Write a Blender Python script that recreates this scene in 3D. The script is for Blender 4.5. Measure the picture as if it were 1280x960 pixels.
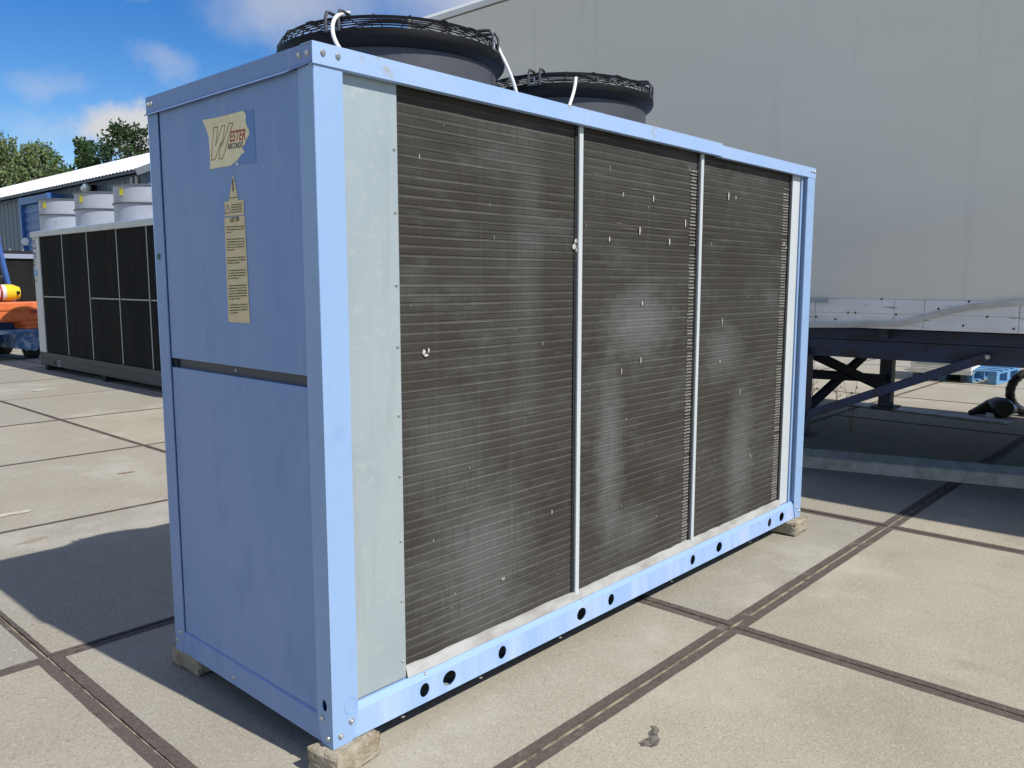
import bpy, bmesh, math, random
from mathutils import Vector, Matrix
random.seed(7)
R = math.radians
PI = math.pi
for o in list(bpy.data.objects): bpy.data.objects.remove(o)
sc = bpy.context.scene
C = sc.collection

# ------------------------------------------------------------------ camera
CAM = Vector((-1.3423, -1.9589, 1.4902)); YAW, PITCH = 0.7410617, -0.1251114
FPX = 1023.33
fw = Vector((math.cos(PITCH)*math.cos(YAW), math.cos(PITCH)*math.sin(YAW), math.sin(PITCH)))
rt = fw.cross(Vector((0, 0, 1))).normalized(); up = rt.cross(fw)
cd = bpy.data.cameras.new('camera'); cam = bpy.data.objects.new('camera', cd); C.objects.link(cam)
cd.sensor_width = 36.0; cd.lens = FPX/1280*36.0; cd.clip_start = 0.05; cd.clip_end = 2000
cam.matrix_world = Matrix.Translation(CAM) @ Matrix((rt, up, -fw)).transposed().to_4x4()
sc.camera = cam
# pixel of the photograph (1280x960) -> point on a known plane of the place
def ray(px, py): return fw + rt*((px-640)/FPX) - up*((py-480)/FPX)
def gnd(px, py, z=0.0): d = ray(px, py); return CAM + d*((z-CAM.z)/d.z)
def onx(px, py, x): d = ray(px, py); return CAM + d*((x-CAM.x)/d.x)
def ony(px, py, y): d = ray(px, py); return CAM + d*((y-CAM.y)/d.y)

# ------------------------------------------------------------------ sky, sun, exposure
SUN_EL = R(47.9); sxy = Vector((0.1025, -0.9947)).normalized()
SUN = Vector((sxy.x*math.cos(SUN_EL), sxy.y*math.cos(SUN_EL), math.sin(SUN_EL)))
sc.view_settings.view_transform = 'Standard'; sc.view_settings.look = 'None'
sc.view_settings.exposure = 0.0; sc.view_settings.gamma = 1.0; sc.view_settings.use_curve_mapping = False
w = bpy.data.worlds.new('World'); sc.world = w; w.use_nodes = True
nt = w.node_tree; N = nt.nodes; L = nt.links; N.clear()
out = N.new('ShaderNodeOutputWorld'); bg = N.new('ShaderNodeBackground'); L.new(bg.outputs[0], out.inputs[0])
bg.inputs[1].default_value = 0.074
sky = N.new('ShaderNodeTexSky'); sky.sky_type = 'NISHITA'; sky.sun_disc = False
sky.sun_elevation = SUN_EL; sky.sun_rotation = math.atan2(SUN.x, SUN.y)
sky.altitude = 0; sky.air_density = 1.0; sky.dust_density = 0.0; sky.ozone_density = 2.0
hsv = N.new('ShaderNodeHueSaturation'); hsv.inputs['Saturation'].default_value = 1.46; hsv.inputs['Value'].default_value = 1.7; hsv.inputs['Hue'].default_value = .512
L.new(sky.outputs[0], hsv.inputs['Color'])
# cumulus puffs of warped noise in view; bigger unseen ones added below
tc = N.new('ShaderNodeTexCoord')
def wn(kind, **kw):
    n = N.new(kind)
    for k, v in kw.items(): setattr(n, k, v)
    return n
warp = wn('ShaderNodeTexNoise'); warp.inputs['Scale'].default_value = 9.0; warp.inputs['Detail'].default_value = 7.0; warp.inputs['Roughness'].default_value = 0.62
L.new(tc.outputs['Generated'], warp.inputs['Vector'])
sub = wn('ShaderNodeVectorMath', operation='SUBTRACT'); L.new(warp.outputs['Color'], sub.inputs[0]); sub.inputs[1].default_value = (.5, .5, .5)
scl = wn('ShaderNodeVectorMath', operation='SCALE'); L.new(sub.outputs[0], scl.inputs[0]); scl.inputs['Scale'].default_value = 0.10
wpos = wn('ShaderNodeVectorMath', operation='ADD'); L.new(tc.outputs['Generated'], wpos.inputs[0]); L.new(scl.outputs[0], wpos.inputs[1])
puffs = [((.400, .903, .156), .058, .95, 1), ((.440, .875, .196), .03, .25, 1), ((.317, .926, .205), .030, .26, 0), ((.410, .885, .222), .026, .30, 0),
         ((.307, .937, .166), .028, .22, 0), ((.330, .934, .158), .026, .22, 0), ((.525, .795, .305), .080, .55, 0), ((.350, .89, .300), .045, .40, 1), ((.300, .945, .128), .03, .25, 0)]
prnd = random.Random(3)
for i in range(16):  # unseen clouds, added large and bright to make the shadow fill more neutral
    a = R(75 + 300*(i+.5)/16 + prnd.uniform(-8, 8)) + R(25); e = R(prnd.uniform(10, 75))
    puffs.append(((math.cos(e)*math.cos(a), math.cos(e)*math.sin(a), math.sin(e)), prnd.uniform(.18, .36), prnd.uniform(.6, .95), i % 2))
prev = None; prevw = None
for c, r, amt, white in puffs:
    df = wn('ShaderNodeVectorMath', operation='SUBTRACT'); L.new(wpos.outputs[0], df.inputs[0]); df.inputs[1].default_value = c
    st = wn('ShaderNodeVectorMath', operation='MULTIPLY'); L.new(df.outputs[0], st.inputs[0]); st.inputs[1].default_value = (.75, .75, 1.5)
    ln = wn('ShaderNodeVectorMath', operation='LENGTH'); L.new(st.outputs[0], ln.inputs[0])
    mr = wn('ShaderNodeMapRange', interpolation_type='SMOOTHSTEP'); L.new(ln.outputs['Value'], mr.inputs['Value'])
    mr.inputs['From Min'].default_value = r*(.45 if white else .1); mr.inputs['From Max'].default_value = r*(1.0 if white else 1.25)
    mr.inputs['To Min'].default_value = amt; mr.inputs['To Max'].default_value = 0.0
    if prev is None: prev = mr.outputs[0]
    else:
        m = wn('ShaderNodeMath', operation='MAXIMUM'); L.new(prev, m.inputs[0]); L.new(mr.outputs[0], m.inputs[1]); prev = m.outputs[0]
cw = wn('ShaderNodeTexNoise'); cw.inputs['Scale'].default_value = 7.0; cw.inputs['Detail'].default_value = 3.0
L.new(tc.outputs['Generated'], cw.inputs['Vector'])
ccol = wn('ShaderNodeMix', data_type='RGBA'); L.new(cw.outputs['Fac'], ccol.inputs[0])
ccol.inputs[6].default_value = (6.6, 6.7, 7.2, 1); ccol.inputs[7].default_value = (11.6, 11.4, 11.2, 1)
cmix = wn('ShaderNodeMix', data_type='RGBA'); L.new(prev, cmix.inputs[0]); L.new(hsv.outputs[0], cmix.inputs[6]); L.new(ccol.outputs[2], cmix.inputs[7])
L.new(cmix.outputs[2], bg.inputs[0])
sl = bpy.data.lights.new('sun', 'SUN'); sl.energy = 5.0; sl.angle = R(0.5); sl.color = (1.0, .965, .91)
so = bpy.data.objects.new('sun', sl); C.objects.link(so); so.rotation_euler = SUN.to_track_quat('Z', 'Y').to_euler(); so.location = (0, -20, 30)

# ------------------------------------------------------------------ materials
MATS = {}
def mat(name, col, rough=.6, metal=0.0, col2=None, scale=4.0, lo=.35, hi=.7, stretch=(1, 1, 1), bump=0.0, bscale=60.0, detail=6.0, spec=.5, col3=None, scale3=60.0, lo3=.6, hi3=.75, rand=None, stretch3=None, coat=0, trans=0):
    if name in MATS: return MATS[name]
    m = bpy.data.materials.new(name); m.use_nodes = True; MATS[name] = m
    n = m.node_tree.nodes; l = m.node_tree.links; b = n['Principled BSDF']
    b.inputs['Roughness'].default_value = rough; b.inputs['Metallic'].default_value = metal; b.inputs['Specular IOR Level'].default_value = spec
    if coat: b.inputs['Coat Weight'].default_value = coat; b.inputs['Coat Roughness'].default_value = .25
    tcn = n.new('ShaderNodeTexCoord'); src = tcn.outputs['Object']
    if rand:
        oi = n.new('ShaderNodeObjectInfo'); vm = n.new('ShaderNodeVectorMath'); vm.operation = 'SCALE'; vm.inputs[0].default_value = (37., 91., 53.)
        l.new(oi.outputs['Random'], vm.inputs['Scale']); va = n.new('ShaderNodeVectorMath'); l.new(src, va.inputs[0]); l.new(vm.outputs[0], va.inputs[1]); src = va.outputs[0]
    def noise(sc_, st, det=detail):
        mp = n.new('ShaderNodeMapping'); mp.inputs['Scale'].default_value = st; l.new(src, mp.inputs['Vector'])
        t = n.new('ShaderNodeTexNoise'); t.inputs['Scale'].default_value = sc_; t.inputs['Detail'].default_value = det; t.inputs['Roughness'].default_value = .6
        l.new(mp.outputs[0], t.inputs['Vector']); return t
    def ramp(sock, a, c_):
        r = n.new('ShaderNodeMapRange'); r.inputs['From Min'].default_value = a; r.inputs['From Max'].default_value = c_; l.new(sock, r.inputs['Value']); return r.outputs[0]
    def mix(f, a, c_):
        x = n.new('ShaderNodeMix'); x.data_type = 'RGBA'
        if isinstance(f, float): x.inputs[0].default_value = f
        else: l.new(f, x.inputs[0])
        for sk, v in ((6, a), (7, c_)):
            if isinstance(v, tuple): x.inputs[sk].default_value = (*v, 1)
            else: l.new(v, x.inputs[sk])
        return x.outputs[2]
    cur = col
    if rand: cur = mix(oi.outputs['Random'], col, rand)
    if col2:
        t = noise(scale, stretch); cur = mix(ramp(t.outputs['Fac'], lo, hi), cur, col2)
    if col3:
        t3 = noise(scale3, stretch3 or (1, 1, 1), 3.0); cur = mix(ramp(t3.outputs['Fac'], lo3, hi3), cur, col3)
    if isinstance(cur, tuple): b.inputs['Base Color'].default_value = (*cur, 1)
    else: l.new(cur, b.inputs['Base Color'])
    if bump:
        tb = noise(bscale, (1, 1, 1), 4.0); bp = n.new('ShaderNodeBump'); bp.inputs['Strength'].default_value = bump; bp.inputs['Distance'].default_value = .01
        l.new(tb.outputs['Fac'], bp.inputs['Height']); l.new(bp.outputs[0], b.inputs['Normal'])
    return m
def layer(m, col, scale, stretch, lo, hi, amt, det=6, off=(0, 0, 0), world=False):
    n = m.node_tree.nodes; l = m.node_tree.links; b = n['Principled BSDF']; bc = b.inputs['Base Color']
    if world: src = n.new('ShaderNodeNewGeometry').outputs['Position']
    else: src = n.new('ShaderNodeTexCoord').outputs['Object']
    mp = n.new('ShaderNodeMapping'); mp.inputs['Scale'].default_value = stretch; mp.inputs['Location'].default_value = off; l.new(src, mp.inputs[0])
    t = n.new('ShaderNodeTexNoise'); t.inputs['Scale'].default_value = scale; t.inputs['Detail'].default_value = det; t.inputs['Roughness'].default_value = .65; l.new(mp.outputs[0], t.inputs['Vector'])
    r_ = n.new('ShaderNodeMapRange'); r_.inputs['From Min'].default_value = lo; r_.inputs['From Max'].default_value = hi; r_.inputs['To Max'].default_value = amt; l.new(t.outputs['Fac'], r_.inputs['Value'])
    x = n.new('ShaderNodeMix'); x.data_type = 'RGBA'; l.new(r_.outputs[0], x.inputs[0]); x.inputs[7].default_value = (*col, 1)
    if bc.links: l.new(bc.links[0].from_socket, x.inputs[6])
    else: x.inputs[6].default_value = bc.default_value
    l.new(x.outputs[2], bc)
BLUE = (.27, .412, .645)
paint = mat('blue_paint', BLUE, .42, 0, (.30, .44, .66), 3.0, .3, .75, (1, 1, .35), .03, 25, 6, .5, (.255, .39, .62), 9, .56, .74)
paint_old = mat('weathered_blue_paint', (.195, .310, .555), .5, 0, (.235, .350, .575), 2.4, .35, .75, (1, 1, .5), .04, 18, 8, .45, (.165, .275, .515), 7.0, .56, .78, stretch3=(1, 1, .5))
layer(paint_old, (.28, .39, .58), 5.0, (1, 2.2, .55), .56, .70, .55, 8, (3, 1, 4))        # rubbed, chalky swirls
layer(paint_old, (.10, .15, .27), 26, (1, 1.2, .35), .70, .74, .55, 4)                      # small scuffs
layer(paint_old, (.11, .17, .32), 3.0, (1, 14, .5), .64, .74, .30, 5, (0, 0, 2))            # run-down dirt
layer(paint, (.14, .19, .30), 34, (1, 1, .4), .735, .765, .6, 4)
paint_rail = mat('washed_blue_paint', (.30, .45, .74), .45, 0, (.47, .57, .74), 7.0, .42, .72, (1, 1, .12), .03, 30, 5)
paint_cap = mat('cap_blue_paint', (.315, .465, .735), .42, 0, (.37, .49, .70), 6.0, .4, .8, (.6, 1, 1), .02, 30, 5, .5, (.36, .36, .31), 14, .60, .74)
layer(paint_rail, (.16, .18, .20), 22, (1, 1, .5), .69, .73, .5, 5); layer(paint_cap, (.22, .20, .15), 30, (.6, 1, .5), .68, .73, .6, 5)
galv = mat('galvanised_sheet', (.46, .52, .53), .48, .35, (.38, .45, .47), 5.0, .3, .7, (1, 1, .3), .03, 40, 6, .5, (.50, .55, .54), 30, .56, .80)
galv_dirty = mat('dirty_galvanised', (.50, .50, .48), .6, .2, (.30, .28, .25), 14.0, .42, .72, (.35, 1, 1), .06, 60, 6)
galv_bar = mat('bright_galvanised', (.60, .64, .65), .5, .1, (.52, .57, .58), 8, .35, .7, (1, 1, .2))
steel_bolt = mat('zinc_bolt', (.55, .55, .52), .35, .8)
black_in = mat('dark_interior', (.012, .013, .016), .8)
shroud_grey = mat('dark_grey_shroud', (.046, .049, .058), .62, 0, (.060, .063, .071), 14, .3, .7, (1, 1, 1), .12, 240, 4)
rim_black = mat('black_plastic', (.004, .004, .0045), .6, spec=.25)
wire_black = mat('black_coated_wire', (.007, .007, .008), .4, spec=.35)
cable_white = mat('white_cable', (.78, .77, .73), .45)
cream = mat('cream_sticker', (.88, .79, .49), .55, 0, (.76, .60, .28), 14, .48, .85)
cream2 = mat('tan_sticker', (.73, .61, .36), .6, 0, (.66, .54, .30), 20, .4, .8)
red_ink = mat('red_ink', (.42, .085, .04), .6); dark_ink = mat('dark_ink', (.03, .03, .03), .6); brown_ink = mat('brown_ink', (.10, .075, .045), .6); outline_ink = mat('brown_red_ink', (.22, .055, .035), .6)
ghost = mat('unfaded_blue_paint', (.12, .225, .50), .45)
greenst = mat('green_sticker', (.03, .10, .09), .5)
layer(galv, (.33, .36, .36), 12, (1.5, 1, .12), .58, .72, .4, 5); layer(galv, (.68, .70, .68), 60, (1, 1, .25), .70, .76, .5, 3)
block_c = mat('block_concrete', (.40, .35, .265), .95, 0, (.20, .16, .10), 16, .35, .7, (1, 1, 1), .6, 90, 8, .2, (.45, .40, .31), 60, .55, .7)
concrete = None

def slab_material():
    m = mat('slab_concrete', (.41, .368, .285), .93, 0, (.315, .283, .22), 1.6, .35, .75, (1, 1, 1), .30, 220, 8, .2, (.22, .19, .14), 115, .52, .72, rand=(.30, .288, .25))
    n = m.node_tree.nodes; l = m.node_tree.links; b = n['Principled BSDF']
    # light pebbles and pale scuffs
    cur = b.inputs['Base Color'].links[0].from_socket
    tcn = n.new('ShaderNodeTexCoord'); v = n.new('ShaderNodeTexVoronoi'); v.inputs['Scale'].default_value = 170.0; l.new(tcn.outputs['Object'], v.inputs['Vector'])
    sp = n.new('ShaderNodeSeparateColor'); l.new(v.outputs['Color'], sp.inputs[0])
    r = n.new('ShaderNodeMapRange'); r.inputs['From Min'].default_value = .80; r.inputs['From Max'].default_value = .95; r.inputs['To Max'].default_value = .36; l.new(sp.outputs[0], r.inputs['Value'])
    x = n.new('ShaderNodeMix'); x.data_type = 'RGBA'; l.new(r.outputs[0], x.inputs[0]); l.new(cur, x.inputs[6]); x.inputs[7].default_value = (.58, .52, .40, 1)
    g = n.new('ShaderNodeNewGeometry'); t = n.new('ShaderNodeTexNoise'); t.inputs['Scale'].default_value = 1.1; t.inputs['Detail'].default_value = 9; t.inputs['Roughness'].default_value = .68
    l.new(g.outputs['Position'], t.inputs['Vector'])
    r2 = n.new('ShaderNodeMapRange'); r2.inputs['From Min'].default_value = .57; r2.inputs['From Max'].default_value = .74; r2.inputs['To Max'].default_value = .5; l.new(t.outputs['Fac'], r2.inputs['Value'])
    y = n.new('ShaderNodeMix'); y.data_type = 'RGBA'; l.new(r2.outputs[0], y.inputs[0]); l.new(x.outputs[2], y.inputs[6]); y.inputs[7].default_value = (.46, .435, .37, 1)
    t4 = n.new('ShaderNodeTexNoise'); t4.inputs['Scale'].default_value = 2.3; t4.inputs['Detail'].default_value = 8; t4.inputs['Roughness'].default_value = .7
    mp = n.new('ShaderNodeVectorMath'); mp.inputs[1].default_value = (31, 17, 5); l.new(g.outputs['Position'], mp.inputs[0]); l.new(mp.outputs[0], t4.inputs['Vector'])
    r4 = n.new('ShaderNodeMapRange'); r4.inputs['From Min'].default_value = .60; r4.inputs['From Max'].default_value = .78; r4.inputs['To Max'].default_value = .55; l.new(t4.outputs['Fac'], r4.inputs['Value'])
    z = n.new('ShaderNodeMix'); z.data_type = 'RGBA'; l.new(r4.outputs[0], z.inputs[0]); l.new(y.outputs[2], z.inputs[6]); z.inputs[7].default_value = (.24, .21, .17, 1)
    l.new(z.outputs[2], b.inputs['Base Color'])
    return m
slab_m = slab_material()
layer(slab_m, (.50, .47, .40), .9, (1, 1, 1), .54, .70, .55, 10, (5, 3, 0), True)
layer(slab_m, (.17, .15, .12), 1.7, (1, .5, 1), .63, .74, .40, 9, (1, 8, 0), True)
layer(slab_m, (.12, .105, .085), 24, (1, 1, 1), .71, .76, .55, 4, (0, 2, 0), True)
edge_steel = mat('rusty_steel_edge', (.066, .054, .049), .85, .1, (.125, .10, .082), 60, .38, .68, (1, 1, 1), .12, 300, 7, .3, (.24, .21, .16), 190, .55, .78, rand=(.095, .078, .067))
layer(edge_steel, (.27, .235, .18), 7.0, (1, 1, 1), .57, .74, .75, 8, (2, 5, 0), True); layer(edge_steel, (.035, .03, .028), 16.0, (1, 1, 1), .60, .72, .6, 6, (9, 1, 0), True)
sand = mat('joint_sand', (.36, .31, .225), .95, 0, (.10, .085, .065), 11, .42, .62, (1, 1, 1), .4, 200, 6, .1)

# ------------------------------------------------------------------ mesh helpers
class MB:
    def __init__(s): s.v = []; s.f = []
    def add(s, vs, fs):
        k = len(s.v); s.v += [tuple(v) for v in vs]; s.f += [tuple(i+k for i in f) for f in fs]; return s
    def box(s, x0, x1, y0, y1, z0, z1, M=None):
        vs = [Vector((x, y, z)) for z in (z0, z1) for y in (y0, y1) for x in (x0, x1)]
        if M: vs = [M @ v for v in vs]
        return s.add(vs, [(0, 2, 3, 1), (4, 5, 7, 6), (0, 1, 5, 4), (2, 6, 7, 3), (0, 4, 6, 2), (1, 3, 7, 5)])
    def beam(s, a, b, w_, h, upv=(0, 0, 1)):
        a = Vector(a); b = Vector(b); d = (b-a).normalized(); u = Vector(upv); sd = d.cross(u).normalized(); u = sd.cross(d)
        vs = [p + sd*(w_/2)*i + u*(h/2)*j for p in (a, b) for i, j in ((-1, -1), (1, -1), (1, 1), (-1, 1))]
        return s.add(vs, [(0, 3, 2, 1), (4, 5, 6, 7), (0, 1, 5, 4), (1, 2, 6, 5), (2, 3, 7, 6), (3, 0, 4, 7)])
    def tube(s, pts, r, n=8, closed=False, cap=True):
        pts = [Vector(p) for p in pts]; m = len(pts); k = len(s.v); rs = r if isinstance(r, (list, tuple)) else [r]*m; u = None
        for i, p in enumerate(pts):
            a = pts[(i-1) % m] if (closed or i > 0) else p; b = pts[(i+1) % m] if (closed or i < m-1) else p
            t = (b-a).normalized()
            if u is None:
                u = t.orthogonal().normalized()
                if abs(t.z) < .9: u = (Vector((0, 0, 1)) - t*t.z).normalized()
            else: u = (u - t*u.dot(t)).normalized()
            q = t.cross(u)
            s.v += [tuple(p + (u*math.cos(2*PI*j/n) + q*math.sin(2*PI*j/n))*rs[i]) for j in range(n)]
        for i in range(m if closed else m-1):
            i2 = (i+1) % m
            s.f += [(k+i*n+j, k+i*n+(j+1) % n, k+i2*n+(j+1) % n, k+i2*n+j) for j in range(n)]
        if cap and not closed: s.f += [tuple(k+j for j in range(n))[::-1], tuple(k+(m-1)*n+j for j in range(n))]
        return s
    def lathe(s, prof, n=32, c=(0, 0, 0), M=None, closed=False):
        k = len(s.v); m = len(prof)
        for i in range(n):
            a = 2*PI*i/n
            for r_, z in prof:
                v = Vector((r_*math.cos(a), r_*math.sin(a), z))
                if M: v = M @ v
                s.v.append(tuple(v + Vector(c)))
        for i in range(n):
            i2 = (i+1) % n
            for j in range(m if closed else m-1):
                j2 = (j+1) % m
                s.f.append((k+i*m+j, k+i2*m+j, k+i2*m+j2, k+i*m+j2))
        return s
    def prism(s, poly, t, M):   # polygon in local xy extruded 0..t in z
        n = len(poly); vs = [M @ Vector((x, y, z)) for z in (0, t) for x, y in poly]
        return s.add(vs, [tuple(range(n))[::-1], tuple(range(n, 2*n))] + [(i, (i+1) % n, (i+1) % n+n, i+n) for i in range(n)])
    def mesh(s, name, bevel=0.0, smooth=False, weld=False):
        me = bpy.data.meshes.new(name); me.from_pydata(s.v, [], s.f)
        bm = bmesh.new(); bm.from_mesh(me)
        if weld: bmesh.ops.remove_doubles(bm, verts=bm.verts, dist=1e-5)
        bmesh.ops.recalc_face_normals(bm, faces=bm.faces)
        if bevel:
            bmesh.ops.bevel(bm, geom=[e for e in bm.edges if len(e.link_faces) == 2 and e.calc_face_angle(0) > .5], offset=bevel, segments=2, affect='EDGES', profile=.6, clamp_overlap=True)
        if smooth:
            for f in bm.faces: f.smooth = True
            for e in bm.edges:
                if len(e.link_faces) == 2 and e.calc_face_angle(0) > .7: e.smooth = False
        bm.to_mesh(me); bm.free(); return me
    def build(s, name, m, parent=None, bevel=0.0, smooth=False, **kw):
        return link(name, s.mesh(name, bevel, smooth), m, parent, **kw)
def link(name, me, m, parent=None, loc=None, kind=None, label=None):
    o = bpy.data.objects.new(name, me); C.objects.link(o)
    if m and not me.materials: me.materials.append(m)
    if parent: o.parent = parent
    if loc: o.location = loc
    if kind: o['kind'] = kind
    if label: o['label'] = label
    return o
def tag(o, label=None, cat=None, group=None, kind=None):
    for k, v in (('label', label), ('category', cat), ('group', group), ('kind', kind)):
        if v: o[k] = v
    return o
def thing(name, label, cat, loc=(0, 0, 0), rz=0.0, group=None):
    o = bpy.data.objects.new(name, None); C.objects.link(o); o.location = loc; o.rotation_euler = (0, 0, rz); o.empty_display_size = .2
    return tag(o, label, cat, group)
def copy_tree(o, parent=None):
    c = o.copy(); C.objects.link(c); c.parent = parent
    for ch in list(o.children): copy_tree(ch, c)
    return c
def curve_mesh(splines, t):     # flat plate with holes: list of closed outlines, first is outer; xy plane, z -t/2..t/2
    cu = bpy.data.curves.new('plate', 'CURVE'); cu.dimensions = '2D'; cu.fill_mode = 'BOTH'; cu.extrude = t/2
    for pts in splines:
        sp = cu.splines.new('POLY'); sp.points.add(len(pts)-1); sp.use_cyclic_u = True
        for p, q in zip(sp.points, pts): p.co = (q[0], q[1], 0, 1)
    o = bpy.data.objects.new('plate', cu); C.objects.link(o)
    dg = bpy.context.evaluated_depsgraph_get(); me = bpy.data.meshes.new_from_object(o.evaluated_get(dg)); bpy.data.objects.remove(o); me.materials.clear()
    return me
def text_mesh(txt, size, M, ext=.0006, shear=0.0, bold=0.0, sx=1.0):
    cu = bpy.data.curves.new('txt', 'FONT'); cu.body = txt; cu.size = size; cu.extrude = ext; cu.shear = shear; cu.offset = bold
    o = bpy.data.objects.new('txt', cu); C.objects.link(o)
    dg = bpy.context.evaluated_depsgraph_get(); me = bpy.data.meshes.new_from_object(o.evaluated_get(dg)); bpy.data.objects.remove(o)
    me.materials.clear(); me.transform(M @ Matrix.Diagonal((sx, 1, 1, 1))); return me
def oval(cx, cy, a, b, n=20): return [(cx+a*math.cos(2*PI*i/n), cy+b*math.sin(2*PI*i/n)) for i in range(n)]
def frame(origin, xa, ya): # matrix with local x -> xa, local y -> ya
    xa = Vector(xa).normalized(); ya = Vector(ya).normalized(); za = xa.cross(ya)
    return Matrix.Translation(Vector(origin)) @ Matrix((xa, ya, za)).transposed().to_4x4()
def bolt_mesh(r, h, axis):
    q = Vector(axis).to_track_quat('Z', 'Y').to_matrix().to_4x4(); mb = MB()
    mb.lathe([(0.0005, h), (r*.55, h), (r*.9, h*.6), (r, 0), (r*1.25, 0), (r*1.25, -.002)], 10, M=q); return mb.mesh('bolt', smooth=True)

# ------------------------------------------------------------------ the yard
g = MB(); g.add([(-120, -120, -.0035), (500, -120, -.0035), (500, 500, -.0035), (-120, 500, -.0035)], [(0, 1, 2, 3)])
ground = g.build('ground', sand, kind='structure')
yard = thing('yard_pavement', None, None); tag(yard, kind='structure')
xs = [-6.2, -4.25, -2.28, -.305, 1.81, 3.80] + [5.77+2.01*i for i in range(12)]
ys = [-6.35, -4.35, -2.36, -.372, 1.50, 3.48, 5.49, 7.55, 9.62] + [11.63+2.01*i for i in range(13)]
hx = .992
def slab_meshes(e_, rag, seed):
    i0, i1 = hx-e_, hx; rs = random.Random(seed)
    sm = MB().box(-i0-.004, i0+.004, -i0-.004, i0+.004, -.14, 0); me = sm.mesh('concrete_slab', bevel=.003); me.materials.append(slab_m)
    em = MB()
    for k in range(4):      # steel angle frame with slightly ragged inner edge
        M = Matrix.Rotation(k*PI/2, 4, 'Z'); n = 40; top = []; botm = []
        for i in range(n+1):
            t = -i1 + 2*i1*i/n; cl = max(-i0, min(i0, t)); inn = i0 + rs.uniform(-rag, rag*.6)
            top.append(M @ Vector((t, i1+rs.uniform(-.0025, .001), .001))); botm.append(M @ Vector((cl, inn, .001)))
        em.add(top+botm, [(i, i+1, n+2+i, n+1+i) for i in range(n)])
        em.add([M @ Vector(v) for v in ((-i1, i1, .001), (i1, i1, .001), (i1, i1, -.14), (-i1, i1, -.14))], [(0, 1, 2, 3)])
    e = em.mesh('steel_edge'); e.materials.append(edge_steel); return me, e
near_me = slab_meshes(.041, .0014, 5); far_me = slab_meshes(.017, .002, 6)
rz = random.Random(11)
for i in range(len(xs)-1):
    for j in range(len(ys)-1):
        cx, cy = (xs[i]+xs[i+1])/2, (ys[j]+ys[j+1])/2
        # keep to slabs the photograph can see
        d = Vector((cx, cy, 0))-CAM; zc = d.dot(fw)
        if zc < -1 or abs(d.dot(rt)) > max(zc, 0)*.72+3.2: continue
        nr = cy < 2 and cx < 7; slab_me, edge_me = near_me if nr else far_me
        s = link('concrete_slab', slab_me, None, yard, loc=(cx, cy, rz.uniform(-.0012, .0018)))
        s.scale = ((xs[i+1]-xs[i])/2/hx*.9985 - .0035, (ys[j+1]-ys[j])/2/hx*.9985 - .0070, 1); s.rotation_euler = (rz.uniform(-.001, .001), rz.uniform(-.001, .001), rz.uniform(-.002, .002))
        link('steel_edge', edge_me, None, s)
# oil stain and dark crumbs
stain_m = mat('oil_stain', (.075, .068, .058), .9, 0, (.24, .215, .17), 45, .42, .66, bump=.3, bscale=200)
def blotch(px, py, ax, ay, seed, m=stain_m, name='oil_stain', z=.0035, th=.0002):
    rr = random.Random(seed); c = gnd(px, py); n = 22; pts = []
    for i in range(n):
        a = 2*PI*i/n; k = 1 + .45*math.sin(a*2+seed) * rr.uniform(.4, 1) + rr.uniform(-.2, .2); pts.append((c.x+ax*k*math.cos(a), c.y+ay*k*math.sin(a)))
    MB().prism(pts, th, Matrix.Translation((0, 0, z))).build(name, m, yard)
def pstain(pts):
    q_ = [gnd(*p_) for p_ in pts]; MB().prism([(v.x, v.y) for v in q_], .0002, Matrix.Translation((0, 0, .0035))).build('oil_stain', stain_m, yard)
pstain(((799, 929), (806, 925), (812, 922), (811, 916), (816, 912), (813, 908), (820, 909), (824, 913), (822, 920), (825, 926), (822, 932), (815, 935), (808, 933), (803, 934)))
pale_m = mat('pale_scuff', (.52, .48, .40), .95, 0, (.40, .36, .28), 30, .4, .7, (1, 1, 1), .3, 150)
rust_m = mat('rusty_stain', (.22, .13, .07), .9, 0, (.34, .26, .17), 30, .3, .7)
blotch(50, 488, .14, .06, 5, pale_m, 'paint_scuff'); blotch(12, 643, .10, .05, 8, pale_m, 'paint_scuff'); blotch(158, 591, .07, .015, 4, rust_m, 'rust_stain')
blotch(42, 676, .08, .03, 6, mat('mud', (.30, .25, .18), .9), 'mud_stain')

# ------------------------------------------------------------------ the blue condenser
HB = .085; UL, UW, UH = 3.372, 1.025, 2.05
U = thing('condenser_unit', 'large light blue air-cooled condenser with dark fin coils and two black fans on top', 'condenser', (0, 0, HB))
bx = bolt_mesh(.008, .007, (-1, 0, 0)); by = bolt_mesh(.008, .007, (0, -1, 0)); sy = bolt_mesh(.005, .004, (0, -1, 0)); sx_ = bolt_mesh(.005, .004, (-1, 0, 0))
for b in (bx, by, sy, sx_): b.materials.append(steel_bolt)
def bolt(me, loc, parent): return link('bolt', me, None, parent, loc=loc)
FX = frame((0, 0, 0), (1, 0, 0), (0, 0, 1))     # local xy -> world xz, normal -y
FE = frame((0, 0, 0), (0, -1, 0), (0, 0, 1))    # local x -> -y, local y -> z, normal -x
def plate(name, outlines, t, M, off, m, parent, bevel=0):
    me = curve_mesh(outlines, t); me.transform(Matrix.Translation(off) @ M)
    return link(name, me, m, parent)
T = .004; PB = 1.992
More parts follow.
